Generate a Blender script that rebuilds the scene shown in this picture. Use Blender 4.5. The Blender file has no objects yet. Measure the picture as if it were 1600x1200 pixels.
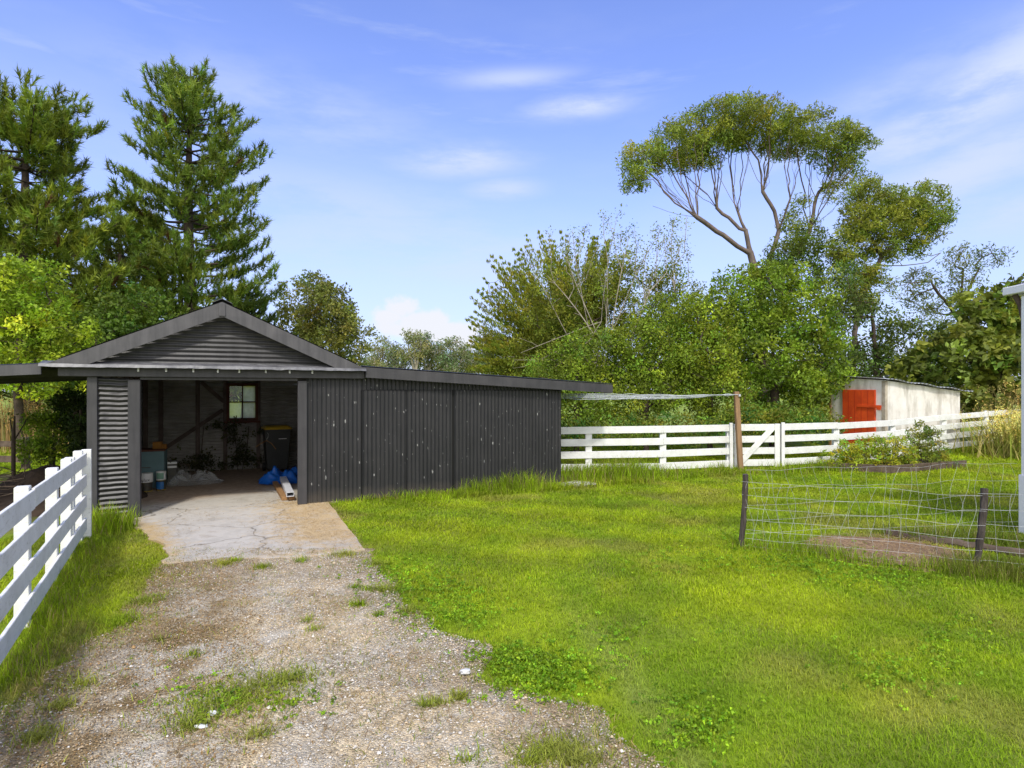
import bpy, math, random
import numpy as np
from mathutils import Vector, Matrix
R = math.radians
rng = np.random.default_rng(11)
random.seed(5)
sc = bpy.context.scene
col = sc.collection
F, CX, HY, CAMH = 900.0, 800.0, 610.0, 2.0
SUN_EL, SUN_DIR = R(50), (-0.03, 1.0)        # horizontal travel direction of the light


def P(px, py, Y):
    return np.array([(px - CX) / F * Y, Y, CAMH - (py - HY) / F * Y])


def sstep(t):
    t = np.clip(t, 0, 1)
    return t * t * (3 - 2 * t)


def gz(x, y):
    return 0.25 * sstep((y + 0.35 * np.maximum(x, 0) - 19) / 6)


# ---------------------------------------------------------------- value noise
_lat = rng.random((256, 256))


def vnoise(x, y, scale=1.0, seed=0):
    x = np.asarray(x, float) * scale + seed * 17.3 + 1000
    y = np.asarray(y, float) * scale + seed * 9.7 + 1000
    xi, yi = np.floor(x).astype(int), np.floor(y).astype(int)
    fx, fy = x - xi, y - yi
    fx, fy = fx * fx * (3 - 2 * fx), fy * fy * (3 - 2 * fy)
    a = _lat[xi % 256, yi % 256]; b = _lat[(xi + 1) % 256, yi % 256]
    c = _lat[xi % 256, (yi + 1) % 256]; d = _lat[(xi + 1) % 256, (yi + 1) % 256]
    return (a * (1 - fx) + b * fx) * (1 - fy) + (c * (1 - fx) + d * fx) * fy


def fbm(x, y, scale=1.0, seed=0, oct=3):
    v, amp, tot = 0, 1.0, 0
    for i in range(oct):
        v = v + amp * vnoise(x, y, scale * 2 ** i, seed + i * 3); tot += amp; amp *= 0.55
    return v / tot


def inpoly(x, y, poly):
    x, y = np.asarray(x), np.asarray(y)
    c = np.zeros(x.shape, bool)
    n = len(poly)
    for i in range(n):
        x1, y1 = poly[i]; x2, y2 = poly[(i + 1) % n]
        hit = ((y1 > y) != (y2 > y)) & (x < (x2 - x1) * (y - y1) / (y2 - y1 + 1e-12) + x1)
        c ^= hit
    return c


# ---------------------------------------------------------------- object helpers
def tag(o, label=None, cat=None, group=None, kind=None):
    if label: o['label'] = label
    if cat: o['category'] = cat
    if group: o['group'] = group
    if kind: o['kind'] = kind
    return o


def thing(name, label, cat, loc=(0, 0, 0), rz=0, group=None):
    o = bpy.data.objects.new(name, None); col.objects.link(o)
    o.location = loc; o.rotation_euler = (0, 0, rz); o.empty_display_size = 0.2
    return tag(o, label, cat, group)


def np_mesh(name, verts, faces, mat=None, parent=None, colors=None, smooth=False, local=False):
    """verts (N,3); faces: a list of (M,k) int arrays. Unless local, verts are world and the parent's location is taken off."""
    verts = np.asarray(verts, np.float64)
    if parent is not None and not local:
        m = np.array(Matrix.LocRotScale(parent.location, parent.rotation_euler.to_quaternion(), None).inverted())
        verts = verts @ m[:3, :3].T + m[:3, 3]
    me = bpy.data.meshes.new(name)
    if not isinstance(faces, list): faces = [faces]
    faces = [np.asarray(f, np.int32) for f in faces if len(f)]
    loops = np.concatenate([f.ravel() for f in faces])
    sizes = np.concatenate([np.full(len(f), f.shape[1], np.int32) for f in faces])
    starts = np.concatenate([[0], np.cumsum(sizes)[:-1]]).astype(np.int32)
    me.vertices.add(len(verts)); me.vertices.foreach_set('co', verts.astype(np.float32).ravel())
    me.loops.add(len(loops)); me.loops.foreach_set('vertex_index', loops.astype(np.int32))
    me.polygons.add(len(sizes)); me.polygons.foreach_set('loop_start', starts)
    me.polygons.foreach_set('use_smooth', np.full(len(sizes), bool(smooth)))
    me.update(calc_edges=True)
    if colors is not None:
        ca = me.color_attributes.new('Col', 'FLOAT_COLOR', 'POINT')
        c4 = np.ones((len(verts), 4), np.float32); c4[:, :3] = colors
        ca.data.foreach_set('color', c4.ravel())
    if mat: me.materials.append(mat)
    o = bpy.data.objects.new(name, me); col.objects.link(o)
    if parent is not None: o.parent = parent
    return o


class MB:
    """Collects boxes, tubes and polygons into one mesh."""
    def __init__(s): s.v = []; s.f = {}; s.n = 0

    def add(s, v, faces):
        v = np.asarray(v, float)
        for f in faces: s.f.setdefault(len(f), []).append([i + s.n for i in f])
        s.v.append(v); s.n += len(v); return s

    def box(s, lo, hi, bev=0.0, M=None):
        x0, y0, z0 = lo; x1, y1, z1 = hi
        b = min(bev, abs(x1 - x0) / 2.2, abs(y1 - y0) / 2.2, abs(z1 - z0) / 2.2)
        if b <= 0:
            v = [(x0, y0, z0), (x1, y0, z0), (x1, y1, z0), (x0, y1, z0), (x0, y0, z1), (x1, y0, z1), (x1, y1, z1), (x0, y1, z1)]
            f = [(0, 3, 2, 1), (4, 5, 6, 7), (0, 1, 5, 4), (1, 2, 6, 5), (2, 3, 7, 6), (3, 0, 4, 7)]
        else:
            v, f = [], []
            c = [(x0 + x1) / 2, (y0 + y1) / 2, (z0 + z1) / 2]; h = [(x1 - x0) / 2, (y1 - y0) / 2, (z1 - z0) / 2]
            idx = {}
            for sx in (-1, 1):
                for sy in (-1, 1):
                    for sz in (-1, 1):
                        for a in range(3):
                            q = [c[i] + (sx, sy, sz)[i] * (h[i] - (0 if i == a else b)) for i in range(3)]
                            idx[(sx, sy, sz, a)] = len(v); v.append(q)
            def face(keys): f.append(tuple(idx[k] for k in keys))
            for a in range(3):
                for sg in (-1, 1):
                    o = [i for i in range(3) if i != a]
                    ks = []
                    for p, q in ((-1, -1), (1, -1), (1, 1), (-1, 1)):
                        t = [0, 0, 0]; t[a] = sg; t[o[0]] = p; t[o[1]] = q; ks.append((*t, a))
                    if (sg > 0) == (a == 1): ks.reverse()
                    face(ks)
            for a in range(3):
                o = [i for i in range(3) if i != a]
                for p in (-1, 1):
                    for q in (-1, 1):
                        t0 = [0, 0, 0]; t1 = [0, 0, 0]; t0[a] = -1; t1[a] = 1
                        for t in (t0, t1): t[o[0]] = p; t[o[1]] = q
                        face([(*t0, o[0]), (*t1, o[0]), (*t1, o[1]), (*t0, o[1])])
            for sx in (-1, 1):
                for sy in (-1, 1):
                    for sz in (-1, 1): face([(sx, sy, sz, 0), (sx, sy, sz, 1), (sx, sy, sz, 2)])
        v = np.array(v, float)
        if M is not None:
            M = np.array(M); v = v @ M[:3, :3].T + M[:3, 3]
        return s.add(v, f)

    def bar(s, a, b, w, h, bev=0.0, up=(0, 0, 1)):
        """A board from a to b, width w across, height h along up."""
        a, b, up = map(lambda q: np.array(q, float), (a, b, up))
        d = b - a; L = np.linalg.norm(d); d /= L
        side = np.cross(d, up); side /= np.linalg.norm(side); u = np.cross(side, d)
        M = np.eye(4); M[:3, 0] = d; M[:3, 1] = -side; M[:3, 2] = u; M[:3, 3] = a
        return s.box((0, -w / 2, -h / 2), (L, w / 2, h / 2), bev, M)

    def tube(s, pts, r, n=6, cap=True):
        pts = np.asarray(pts, float); m = len(pts)
        r = np.broadcast_to(np.asarray(r, float), (m,))
        v = tube_rings(pts, r, n)
        f = [(i * n + j, i * n + (j + 1) % n, (i + 1) * n + (j + 1) % n, (i + 1) * n + j) for i in range(m - 1) for j in range(n)]
        if cap: f += [tuple(range(n - 1, -1, -1)), tuple(range((m - 1) * n, m * n))]
        return s.add(v, f)

    def lathe(s, prof, c=(0, 0, 0), n=20):
        v, f = [], []
        for r, z in prof:
            for j in range(n):
                a = 2 * math.pi * j / n; v.append((c[0] + r * math.cos(a), c[1] + r * math.sin(a), c[2] + z))
        for i in range(len(prof) - 1):
            for j in range(n): f.append((i * n + j, i * n + (j + 1) % n, (i + 1) * n + (j + 1) % n, (i + 1) * n + j))
        f.append(tuple(range(n - 1, -1, -1))); f.append(tuple(range((len(prof) - 1) * n, len(prof) * n)))
        return s.add(v, f)

    def build(s, name, mat, parent=None, local=True, smooth=False):
        o = np_mesh(name, np.concatenate(s.v), [np.array(f) for f in s.f.values()], mat, parent, smooth=smooth, local=local)
        return o


def tube_rings(pts, r, n):
    m = len(pts)
    t = np.zeros_like(pts); t[1:-1] = pts[2:] - pts[:-2]; t[0] = pts[1] - pts[0]; t[-1] = pts[-1] - pts[-2]
    t /= np.linalg.norm(t, axis=1, keepdims=True) + 1e-9
    ref = np.array([0, 0, 1.0]) if abs(t[0][2]) < 0.9 else np.array([1.0, 0, 0])
    out = np.zeros((m, n, 3)); ang = np.arange(n) * 2 * math.pi / n
    a = np.cross(t[0], ref); a /= np.linalg.norm(a)
    for i in range(m):
        a = a - t[i] * np.dot(a, t[i]); a /= np.linalg.norm(a) + 1e-9
        b = np.cross(t[i], a)
        out[i] = pts[i] + r[i] * (np.cos(ang)[:, None] * a + np.sin(ang)[:, None] * b)
    return out.reshape(-1, 3)


# ---------------------------------------------------------------- materials
class NT:
    def __init__(s, name):
        s.m = bpy.data.materials.new(name); s.m.use_nodes = True
        s.t = s.m.node_tree; s.t.nodes.clear()
        s.out = s.n('ShaderNodeOutputMaterial')

    def n(s, typ, **kw):
        o = s.t.nodes.new(typ)
        for k, v in kw.items():
            if k.startswith('i_'):
                o.inputs[k[2:].replace('_', ' ')].default_value = v
            else: setattr(o, k, v)
        return o

    def l(s, a, b): s.t.links.new(a, b)

    def noise(s, scale, detail=4, vec=None, rough=0.6, sc3=None):
        o = s.n('ShaderNodeTexNoise', i_Scale=scale, i_Detail=detail, i_Roughness=rough)
        if vec is None: vec = s.coord()
        if sc3:
            mp = s.n('ShaderNodeMapping'); mp.inputs['Scale'].default_value = sc3; s.l(vec, mp.inputs['Vector']); vec = mp.outputs[0]
        s.l(vec, o.inputs['Vector']); return o.outputs['Fac']

    def coord(s):
        if not hasattr(s, '_c'): s._c = s.n('ShaderNodeTexCoord')
        return s._c.outputs['Object']

    def ramp(s, fac, stops):
        o = s.n('ShaderNodeValToRGB'); e = o.color_ramp.elements
        while len(e) < len(stops): e.new(0.5)
        for k, (p, c) in zip(e, stops):
            k.position = p; k.color = (*c, 1) if len(c) == 3 else c
        s.l(fac, o.inputs[0]); return o.outputs[0]

    def mix(s, fac, a, b, typ='MIX'):
        o = s.n('ShaderNodeMix', data_type='RGBA', blend_type=typ)
        for q, v in ((0, fac), (6, a), (7, b)):
            if hasattr(v, 'links'): s.l(v, o.inputs[q])
            else: o.inputs[q].default_value = v if q == 0 else (*v, 1)
        return o.outputs[2]

    def math(s, op, a, b=None, c=None):
        o = s.n('ShaderNodeMath', operation=op)
        for i, v in enumerate((a, b, c)):
            if v is None: continue
            if hasattr(v, 'links'): s.l(v, o.inputs[i])
            else: o.inputs[i].default_value = v
        return o.outputs[0]

    def bump(s, h, strength=0.3, dist=0.01):
        o = s.n('ShaderNodeBump', i_Strength=strength, i_Distance=dist); s.l(h, o.inputs['Height']); return o.outputs[0]

    def bsdf(s, color, rough=0.6, spec=0.4, metal=0.0, normal=None):
        o = s.n('ShaderNodeBsdfPrincipled')
        for k, v in (('Base Color', color), ('Roughness', rough), ('Specular IOR Level', spec), ('Metallic', metal)):
            if hasattr(v, 'links'): s.l(v, o.inputs[k])
            else: o.inputs[k].default_value = (*v, 1) if k == 'Base Color' else v
        if normal is not None: s.l(normal, o.inputs['Normal'])
        s.l(o.outputs[0], s.out.inputs[0]); return o


def mat_simple(name, c1, c2=None, scale=6, rough=0.6, spec=0.35, metal=0, bump=0.0, bscale=60, sc3=None):
    t = NT(name)
    c2 = c2 or tuple(x * 0.8 for x in c1)
    f = t.noise(scale, 5, sc3=sc3)
    c = t.ramp(f, [(0.3, c1), (0.7, c2)])
    nm = t.bump(t.noise(bscale, 3, sc3=sc3), bump, 0.004) if bump else None
    t.bsdf(c, rough, spec, metal, nm); return t.m


def mat_leaf(name, trans=0.35, rough=0.55, spec=0.3, tint=(1.0, 1.0, 0.5)):
    t = NT(name)
    a = t.n('ShaderNodeAttribute', attribute_name='Col')
    nf = t.noise(1.3, 2)
    c = t.mix(1.0, a.outputs['Color'], t.ramp(nf, [(0.3, (0.75, 0.78, 0.8)), (0.7, (1.25, 1.2, 1.1))]), 'MULTIPLY')
    p = t.bsdf(c, rough, spec)
    tr = t.n('ShaderNodeBsdfTranslucent'); t.l(t.mix(1.0, c, tint, 'MULTIPLY'), tr.inputs['Color'])
    ms = t.n('ShaderNodeMixShader'); ms.inputs[0].default_value = trans
    t.l(p.outputs[0], ms.inputs[1]); t.l(tr.outputs[0], ms.inputs[2]); t.l(ms.outputs[0], t.out.inputs[0])
    return t.m


def mat_vcol(name, rough=0.9, spec=0.15, nscale=30, bump=0.6, lo=0.7, hi=1.3, bdist=0.02):
    t = NT(name)
    a = t.n('ShaderNodeAttribute', attribute_name='Col')
    c = t.mix(1.0, a.outputs['Color'], t.ramp(t.noise(nscale, 6), [(0.3, (lo,) * 3), (0.7, (hi,) * 3)]), 'MULTIPLY')
    t.bsdf(c, rough, spec, normal=t.bump(t.noise(nscale * 1.5, 4), bump, bdist)); return t.m


def mat_charcoal(name, base=0.030, rough=0.5, specks=False, wear=True):
    t = NT(name)
    f = t.noise(2.5, 6)
    c = t.ramp(f, [(0.3, (base * 0.85, base * 0.84, base * 0.9)), (0.72, (base * 1.35, base * 1.3, base * 1.36))])
    if wear:
        w = t.noise(38, 5, rough=0.75)
        c = t.mix(t.ramp(w, [(0.66, (0, 0, 0)), (0.76, (0.5, 0.5, 0.5))]), c, (0.13, 0.125, 0.12))
    st_ = t.noise(1.0, 6, rough=0.7, sc3=(9, 9, 0.7))
    c = t.mix(1.0, c, t.ramp(st_, [(0.3, (0.72, 0.72, 0.72)), (0.7, (1.35, 1.33, 1.30))]), 'MULTIPLY')
    if specks:
        co = t.coord()
        sx_ = t.n('ShaderNodeSeparateXYZ'); t.l(co, sx_.inputs[0])
        lap = t.math('LESS_THAN', t.math('FRACT', t.math('DIVIDE', t.math('ADD', sx_.outputs[0], .13), 0.762)), 0.016)
        c = t.mix(t.math('MULTIPLY', lap, .7), c, (0.006, 0.006, 0.006))
        ru = t.noise(3.0, 7, rough=0.75, sc3=(3, 3, 0.8))
        c = t.mix(t.ramp(ru, [(0.60, (0, 0, 0)), (0.78, (0.35, 0.35, 0.35))]), c, (0.085, 0.075, 0.065))
        for sc_, seed, rad in (((4.6, 3.1, 1.7), 0.0, 0.055), ((10.0, 7.0, 2.6), 5.3, 0.055)):
            sx_ = t.n('ShaderNodeSeparateXYZ'); t.l(co, sx_.inputs[0]); cm = t.n('ShaderNodeCombineXYZ')
            t.l(t.math('ADD', t.math('MULTIPLY', sx_.outputs[0], sc_[0]), t.math('MULTIPLY', sx_.outputs[2], 0.4)), cm.inputs[0]); t.l(t.math('MULTIPLY_ADD', sx_.outputs[2], sc_[2], seed), cm.inputs[1])
            v = t.n('ShaderNodeTexVoronoi', voronoi_dimensions='2D', i_Scale=1.0, i_Randomness=1.0); t.l(cm.outputs[0], v.inputs['Vector'])
            nz = t.noise(30, 2)
            d = t.math('ADD', v.outputs['Distance'], t.math('MULTIPLY', t.math('SUBTRACT', nz, 0.5), 0.1))
            sep = t.n('ShaderNodeSeparateColor'); t.l(v.outputs['Color'], sep.inputs[0])
            r = t.math('MULTIPLY', t.math('POWER', sep.outputs[0], 2.0), rad)
            k = t.math('LESS_THAN', d, r)
            c = t.mix(t.math('MULTIPLY', k, 0.55), c, (0.40, 0.40, 0.38))
        # splashed mud near the ground
        sep = t.n('ShaderNodeSeparateXYZ'); t.l(co, sep.inputs[0])
        g = t.math('MULTIPLY', t.ramp(t.math('ADD', sep.outputs[2], t.math('MULTIPLY', t.noise(5, 4), 0.3)), [(0.12, (1, 1, 1)), (0.42, (0, 0, 0))]), 0.5)
        c = t.mix(g, c, (0.12, 0.10, 0.075))
    t.bsdf(c, rough, 0.4, normal=t.bump(t.noise(25, 4), 0.18, 0.006)); return t.m


def mat_whitepaint(name):
    t = NT(name)
    c = t.ramp(t.noise(5, 5), [(0.3, (0.80, 0.80, 0.77)), (0.75, (0.64, 0.64, 0.60))])
    w = t.noise(14, 6, rough=0.7, sc3=(1, 1, 2.5))
    c = t.mix(t.ramp(w, [(0.55, (0, 0, 0)), (0.72, (0.75, 0.75, 0.75))]), c, (0.42, 0.41, 0.34))
    t.bsdf(c, 0.55, 0.35, normal=t.bump(t.noise(60, 4, sc3=(1, 1, 3)), 0.25, 0.003)); return t.m


M_ = {}
M_['leaf'] = mat_leaf('leaf_foliage', 0.45)
M_['needle'] = mat_leaf('pine_needles', 0.38, 0.5, 0.3)
M_['grass'] = mat_leaf('grass_blades', 0.46, 0.6, 0.12, (1.0, 1.0, 0.35))
M_['dry'] = mat_leaf('dry_stems', 0.2, 0.8, 0.1, (1, 0.95, 0.8))
M_['bark'] = mat_simple('brown_bark', (0.10, 0.075, 0.055), (0.05, 0.04, 0.032), 8, 0.9, 0.1, bump=0.8, bscale=30)
M_['gumbark'] = mat_simple('smooth_gum_bark', (0.19, 0.145, 0.118), (0.09, 0.075, 0.066), 3, 0.8, 0.15, bump=0.4, bscale=14)
M_['greybark'] = mat_simple('grey_lichen_bark', (0.40, 0.36, 0.28), (0.22, 0.19, 0.15), 6, 0.9, 0.1)
M_['palebark'] = mat_simple('pale_bark', (0.38, 0.34, 0.27), (0.22, 0.19, 0.15), 2, 0.9, 0.1)
M_['iron'] = mat_charcoal('charcoal_painted_iron', 0.025, 0.38, wear=True)
M_['ironspeck'] = mat_charcoal('speckled_charcoal_iron', 0.0165, 0.55, specks=True, wear=False)
M_['timberblack'] = mat_charcoal('charcoal_painted_timber', 0.038, 0.6)
M_['barge'] = mat_charcoal('grey_barge_paint', 0.062, 0.6)
M_['flash'] = mat_simple('worn_metal_flashing', (0.055, 0.055, 0.06), (0.15, 0.15, 0.155), 9, 0.45, 0.5, bump=0.5, bscale=12)
M_['insideiron'] = mat_simple('unpainted_inner_iron', (0.33, 0.315, 0.29), (0.18, 0.17, 0.15), 2.2, 0.55, 0.4, bump=0.2, bscale=20)
M_['insidewood'] = mat_simple('old_framing_timber', (0.15, 0.115, 0.10), (0.09, 0.07, 0.06), 6, 0.85, 0.15, bump=0.4)
M_['redwood'] = mat_simple('red_brown_window_frame', (0.12, 0.045, 0.03), (0.08, 0.032, 0.024), 6, 0.7, 0.2)
M_['white'] = mat_whitepaint('weathered_white_paint')
M_['housewhite'] = mat_simple('house_white_paint', (0.8, 0.8, 0.8), (0.74, 0.74, 0.74), 3, 0.5, 0.4)
M_['houseroof'] = mat_simple('mauve_grey_roof_iron', (0.16, 0.14, 0.17), (0.12, 0.105, 0.125), 4, 0.5, 0.4)
M_['post'] = mat_simple('brown_weathered_post', (0.34, 0.21, 0.11), (0.20, 0.125, 0.07), 5, 0.85, 0.15, bump=0.6, bscale=20, sc3=(6, 6, 0.6))
M_['stake'] = mat_simple('dark_stake_timber', (0.10, 0.085, 0.075), (0.035, 0.028, 0.025), 9, 0.9, 0.1, bump=0.7, bscale=24, sc3=(5, 5, 0.5))
M_['oldwood'] = mat_simple('grey_brown_old_timber', (0.15, 0.115, 0.085), (0.07, 0.05, 0.038), 6, 0.9, 0.1, bump=0.7, bscale=20)
M_['wire'] = mat_simple('galvanised_wire', (0.55, 0.56, 0.55), (0.42, 0.43, 0.42), 8, 0.45, 0.5, 0.2)
M_['cord'] = mat_simple('pale_clothesline_cord', (0.62, 0.65, 0.66), (0.5, 0.53, 0.54), 8, 0.6, 0.3)
M_['red'] = mat_simple('red_door_paint', (0.70, 0.085, 0.013), (0.48, 0.050, 0.011), 4, 0.55, 0.35, bump=0.3, bscale=20)
t = NT('stained_white_concrete')
c = t.ramp(t.noise(2.2, 6, rough=0.7), [(0.3, (0.76, 0.74, 0.69)), (0.6, (0.64, 0.61, 0.54)), (0.8, (0.40, 0.36, 0.29))])
c = t.mix(t.ramp(t.noise(1.2, 6, sc3=(3, 3, 0.8)), [(0.48, (0, 0, 0)), (0.70, (0.7, 0.7, 0.7))]), c, (0.24, 0.21, 0.15))
t.bsdf(c, 0.9, 0.15, normal=t.bump(t.noise(18, 5), 0.4, 0.01)); M_['hut'] = t.m
M_['hutroof'] = mat_simple('galvanised_roof_iron', (0.46, 0.48, 0.49), (0.30, 0.31, 0.31), 3, 0.45, 0.5, 0.15)
M_['blue'] = mat_simple('blue_tarp_plastic', (0.012, 0.13, 0.52), (0.01, 0.09, 0.38), 9, 0.4, 0.5)
M_['teal'] = mat_simple('teal_painted_board', (0.12, 0.20, 0.215), (0.095, 0.165, 0.18), 4, 0.6, 0.3)
M_['lid'] = mat_simple('yellow_bin_lid', (0.55, 0.36, 0.015), (0.45, 0.29, 0.012), 5, 0.5, 0.4)
M_['bin'] = mat_simple('dark_bin_plastic', (0.035, 0.038, 0.037), (0.025, 0.027, 0.027), 5, 0.5, 0.4)
M_['ply'] = mat_simple('raw_timber', (0.34, 0.20, 0.09), (0.24, 0.13, 0.055), 4, 0.8, 0.2, sc3=(8, 1, 8))
M_['alloy'] = mat_simple('white_metal_channel', (0.70, 0.71, 0.75), (0.6, 0.61, 0.64), 4, 0.4, 0.5)
M_['canwhite'] = mat_simple('white_tin', (0.68, 0.69, 0.68), (0.6, 0.6, 0.6), 6, 0.5, 0.4)
M_['cangreen'] = mat_simple('pale_green_tin', (0.18, 0.33, 0.25), None, 6, 0.5, 0.4)
M_['canblue'] = mat_simple('blue_tin', (0.02, 0.16, 0.42), (0.015, 0.09, 0.26), 14, 0.4, 0.5)
M_['candark'] = mat_simple('dark_tin', (0.03, 0.03, 0.035), (0.06, 0.055, 0.03), 14, 0.4, 0.5)
M_['gold'] = mat_simple('yellow_tin_rim', (0.38, 0.27, 0.03), None, 6, 0.4, 0.5)
M_['ink'] = mat_simple('black_print', (0.02, 0.02, 0.025), None, 6, 0.6, 0.3)
M_['box'] = mat_simple('tan_cardboard', (0.28, 0.13, 0.025), (0.2, 0.09, 0.02), 6, 0.8, 0.2)
M_['stone'] = mat_simple('pale_stone', (0.6, 0.6, 0.58), (0.48, 0.48, 0.47), 8, 0.8, 0.2)
M_['darkglass'] = mat_simple('black_rubber', (0.012, 0.012, 0.012), None, 5, 0.6, 0.3)
M_['soil'] = mat_simple('dark_soil', (0.06, 0.042, 0.03), (0.025, 0.02, 0.017), 5, 0.95, 0.1, bump=1.0, bscale=14)
t = NT('concrete_slab')
co = t.coord()
c = t.ramp(t.noise(3, 7, rough=0.65), [(0.3, (0.36, 0.335, 0.29)), (0.55, (0.47, 0.44, 0.385)), (0.75, (0.33, 0.29, 0.235))])
vr = t.n('ShaderNodeTexVoronoi', feature='DISTANCE_TO_EDGE', i_Scale=0.7); nzv = t.n('ShaderNodeTexNoise', i_Scale=3.0, i_Detail=5.0)
t.l(co, nzv.inputs['Vector']); mv = t.n('ShaderNodeVectorMath', operation='MULTIPLY_ADD'); mv.inputs[1].default_value = (0.35,) * 3
t.l(nzv.outputs['Color'], mv.inputs[0]); t.l(co, mv.inputs[2]); t.l(mv.outputs[0], vr.inputs['Vector'])
c = t.mix(t.ramp(vr.outputs['Distance'], [(0.0, (0.75,) * 3), (0.012, (0, 0, 0))]), c, (0.10, 0.085, 0.06))
# dust and chaff spread over the slab
a = t.n('ShaderNodeAttribute', attribute_name='Col'); sp = t.n('ShaderNodeSeparateColor'); t.l(a.outputs['Color'], sp.inputs[0])
ch = t.math('ADD', sp.outputs[0], t.math('MULTIPLY', t.math('SUBTRACT', t.noise(7, 10, rough=0.82), 0.5), 3.2))
c = t.mix(t.ramp(ch, [(0.30, (0, 0, 0)), (1.0, (0.9, 0.9, 0.9))]), c, t.ramp(t.noise(70, 3), [(0.3, (0.36, 0.25, 0.12)), (0.7, (0.60, 0.45, 0.24))]))
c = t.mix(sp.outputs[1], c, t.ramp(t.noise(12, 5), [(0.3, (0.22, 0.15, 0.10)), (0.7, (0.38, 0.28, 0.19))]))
t.bsdf(c, 0.9, 0.15, normal=t.bump(t.noise(40, 5), 0.35, 0.006)); M_['concrete'] = t.m
M_['ground'] = mat_vcol('turf_soil', nscale=14, bump=0.7)
t = NT('gravel_drive')
a = t.n('ShaderNodeAttribute', attribute_name='Col')
vr = t.n('ShaderNodeTexVoronoi', i_Scale=85.0); t.l(t.coord(), vr.inputs['Vector'])
sp = t.n('ShaderNodeSeparateColor'); t.l(vr.outputs['Color'], sp.inputs[0])
k = t.ramp(sp.outputs[0], [(0.0, (0.70, 0.69, 0.67)), (0.5, (0.97, 0.97, 0.97)), (1.0, (1.30, 1.29, 1.27))])
c = t.mix(1.0, a.outputs['Color'], k, 'MULTIPLY')
c = t.mix(1.0, c, t.ramp(t.noise(6, 7, rough=0.7), [(0.3, (0.68, 0.66, 0.62)), (0.7, (1.25, 1.25, 1.25))]), 'MULTIPLY')
t.bsdf(c, 0.92, 0.15, normal=t.bump(t.math('MULTIPLY', vr.outputs['Distance'], -1.0), 0.8, 0.012)); M_['gravel'] = t.m
t = NT('loose_stones')
a = t.n('ShaderNodeAttribute', attribute_name='Col'); t.bsdf(a.outputs['Color'], 0.85, 0.2); M_['stones'] = t.m
# window panes
t = NT('dirty_window_glass')
d = t.n('ShaderNodeBsdfTranslucent'); d.inputs[0].default_value = (0.75, 0.68, 0.45, 1)
tp = t.n('ShaderNodeBsdfTransparent'); tp.inputs[0].default_value = (0.85, 0.82, 0.66, 1)
ms = t.n('ShaderNodeMixShader'); ms.inputs[0].default_value = 0.35
t.l(d.outputs[0], ms.inputs[1]); t.l(tp.outputs[0], ms.inputs[2])
t.l(t.ramp(t.noise(5, 4), [(0.3, (0.15,) * 3), (0.7, (0.5,) * 3)]), ms.inputs[0]); t.l(ms.outputs[0], t.out.inputs[0]); M_['dirtyglass'] = t.m
t = NT('clear_window_glass')
g = t.n('ShaderNodeBsdfGlossy', i_Roughness=0.05); tp = t.n('ShaderNodeBsdfTransparent'); tp.inputs[0].default_value = (0.9, 0.92, 0.88, 1)
ms = t.n('ShaderNodeMixShader'); ms.inputs[0].default_value = 0.06; t.l(tp.outputs[0], ms.inputs[1]); t.l(g.outputs[0], ms.inputs[2])
t.l(ms.outputs[0], t.out.inputs[0]); M_['clearglass'] = t.m
t = NT('clear_plastic_film')
p = t.n('ShaderNodeBsdfPrincipled'); p.inputs['Base Color'].default_value = (0.5, 0.52, 0.52, 1); p.inputs['Roughness'].default_value = 0.25
tp = t.n('ShaderNodeBsdfTransparent'); ms = t.n('ShaderNodeMixShader'); ms.inputs[0].default_value = 0.3
t.l(tp.outputs[0], ms.inputs[1]); t.l(p.outputs[0], ms.inputs[2]); t.l(ms.outputs[0], t.out.inputs[0]); M_['film'] = t.m

# ---------------------------------------------------------------- layout
TH = R(25); U = np.array([math.cos(TH), math.sin(TH)]); V = np.array([-math.sin(TH), math.cos(TH)]); P0 = np.array([-3.644, 10.0])


def S2W(s, d): return P0 + np.multiply.outer(np.asarray(s, float), U) + np.multiply.outer(np.asarray(d, float), V)


def W2S(x, y):
    dx, dy = x - P0[0], y - P0[1]
    return dx * U[0] + dy * U[1], dx * V[0] + dy * V[1]


RE = np.array([(7.3, -1.72), (7.06, -1.75), (6.4, -1.4), (6.0, -1.2), (5.37, -1.13), (4.8, -.533), (4.5, -.2), (4.09, -.136), (3.91, -.087), (3.75, .208), (3.6, .52), (3.33, .555), (3.1, .69), (2.9, .9), (1.0, 1.5)])[::-1]
LE = np.array([(7.3, -4.2), (6.55, -4.05), (5.37, -3.6), (4.74, -3.3), (4.5, -3.35), (4.19, -3.24), (3.83, -3.12), (3.6, -3.15), (2.2, -3.0), (1.0, -3.0)])[::-1]


def drive_edges(y):
    y = np.asarray(y, float)
    r = np.interp(y, RE[:, 0], RE[:, 1]) + 0.16 * (fbm(y * 0, y, 2.5, 3) - 0.5) * 2
    l = np.interp(y, LE[:, 0], LE[:, 1]) + 0.22 * (fbm(y * 0 + 9, y, 2.5, 4) - 0.5) * 2
    return l, r


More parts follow.
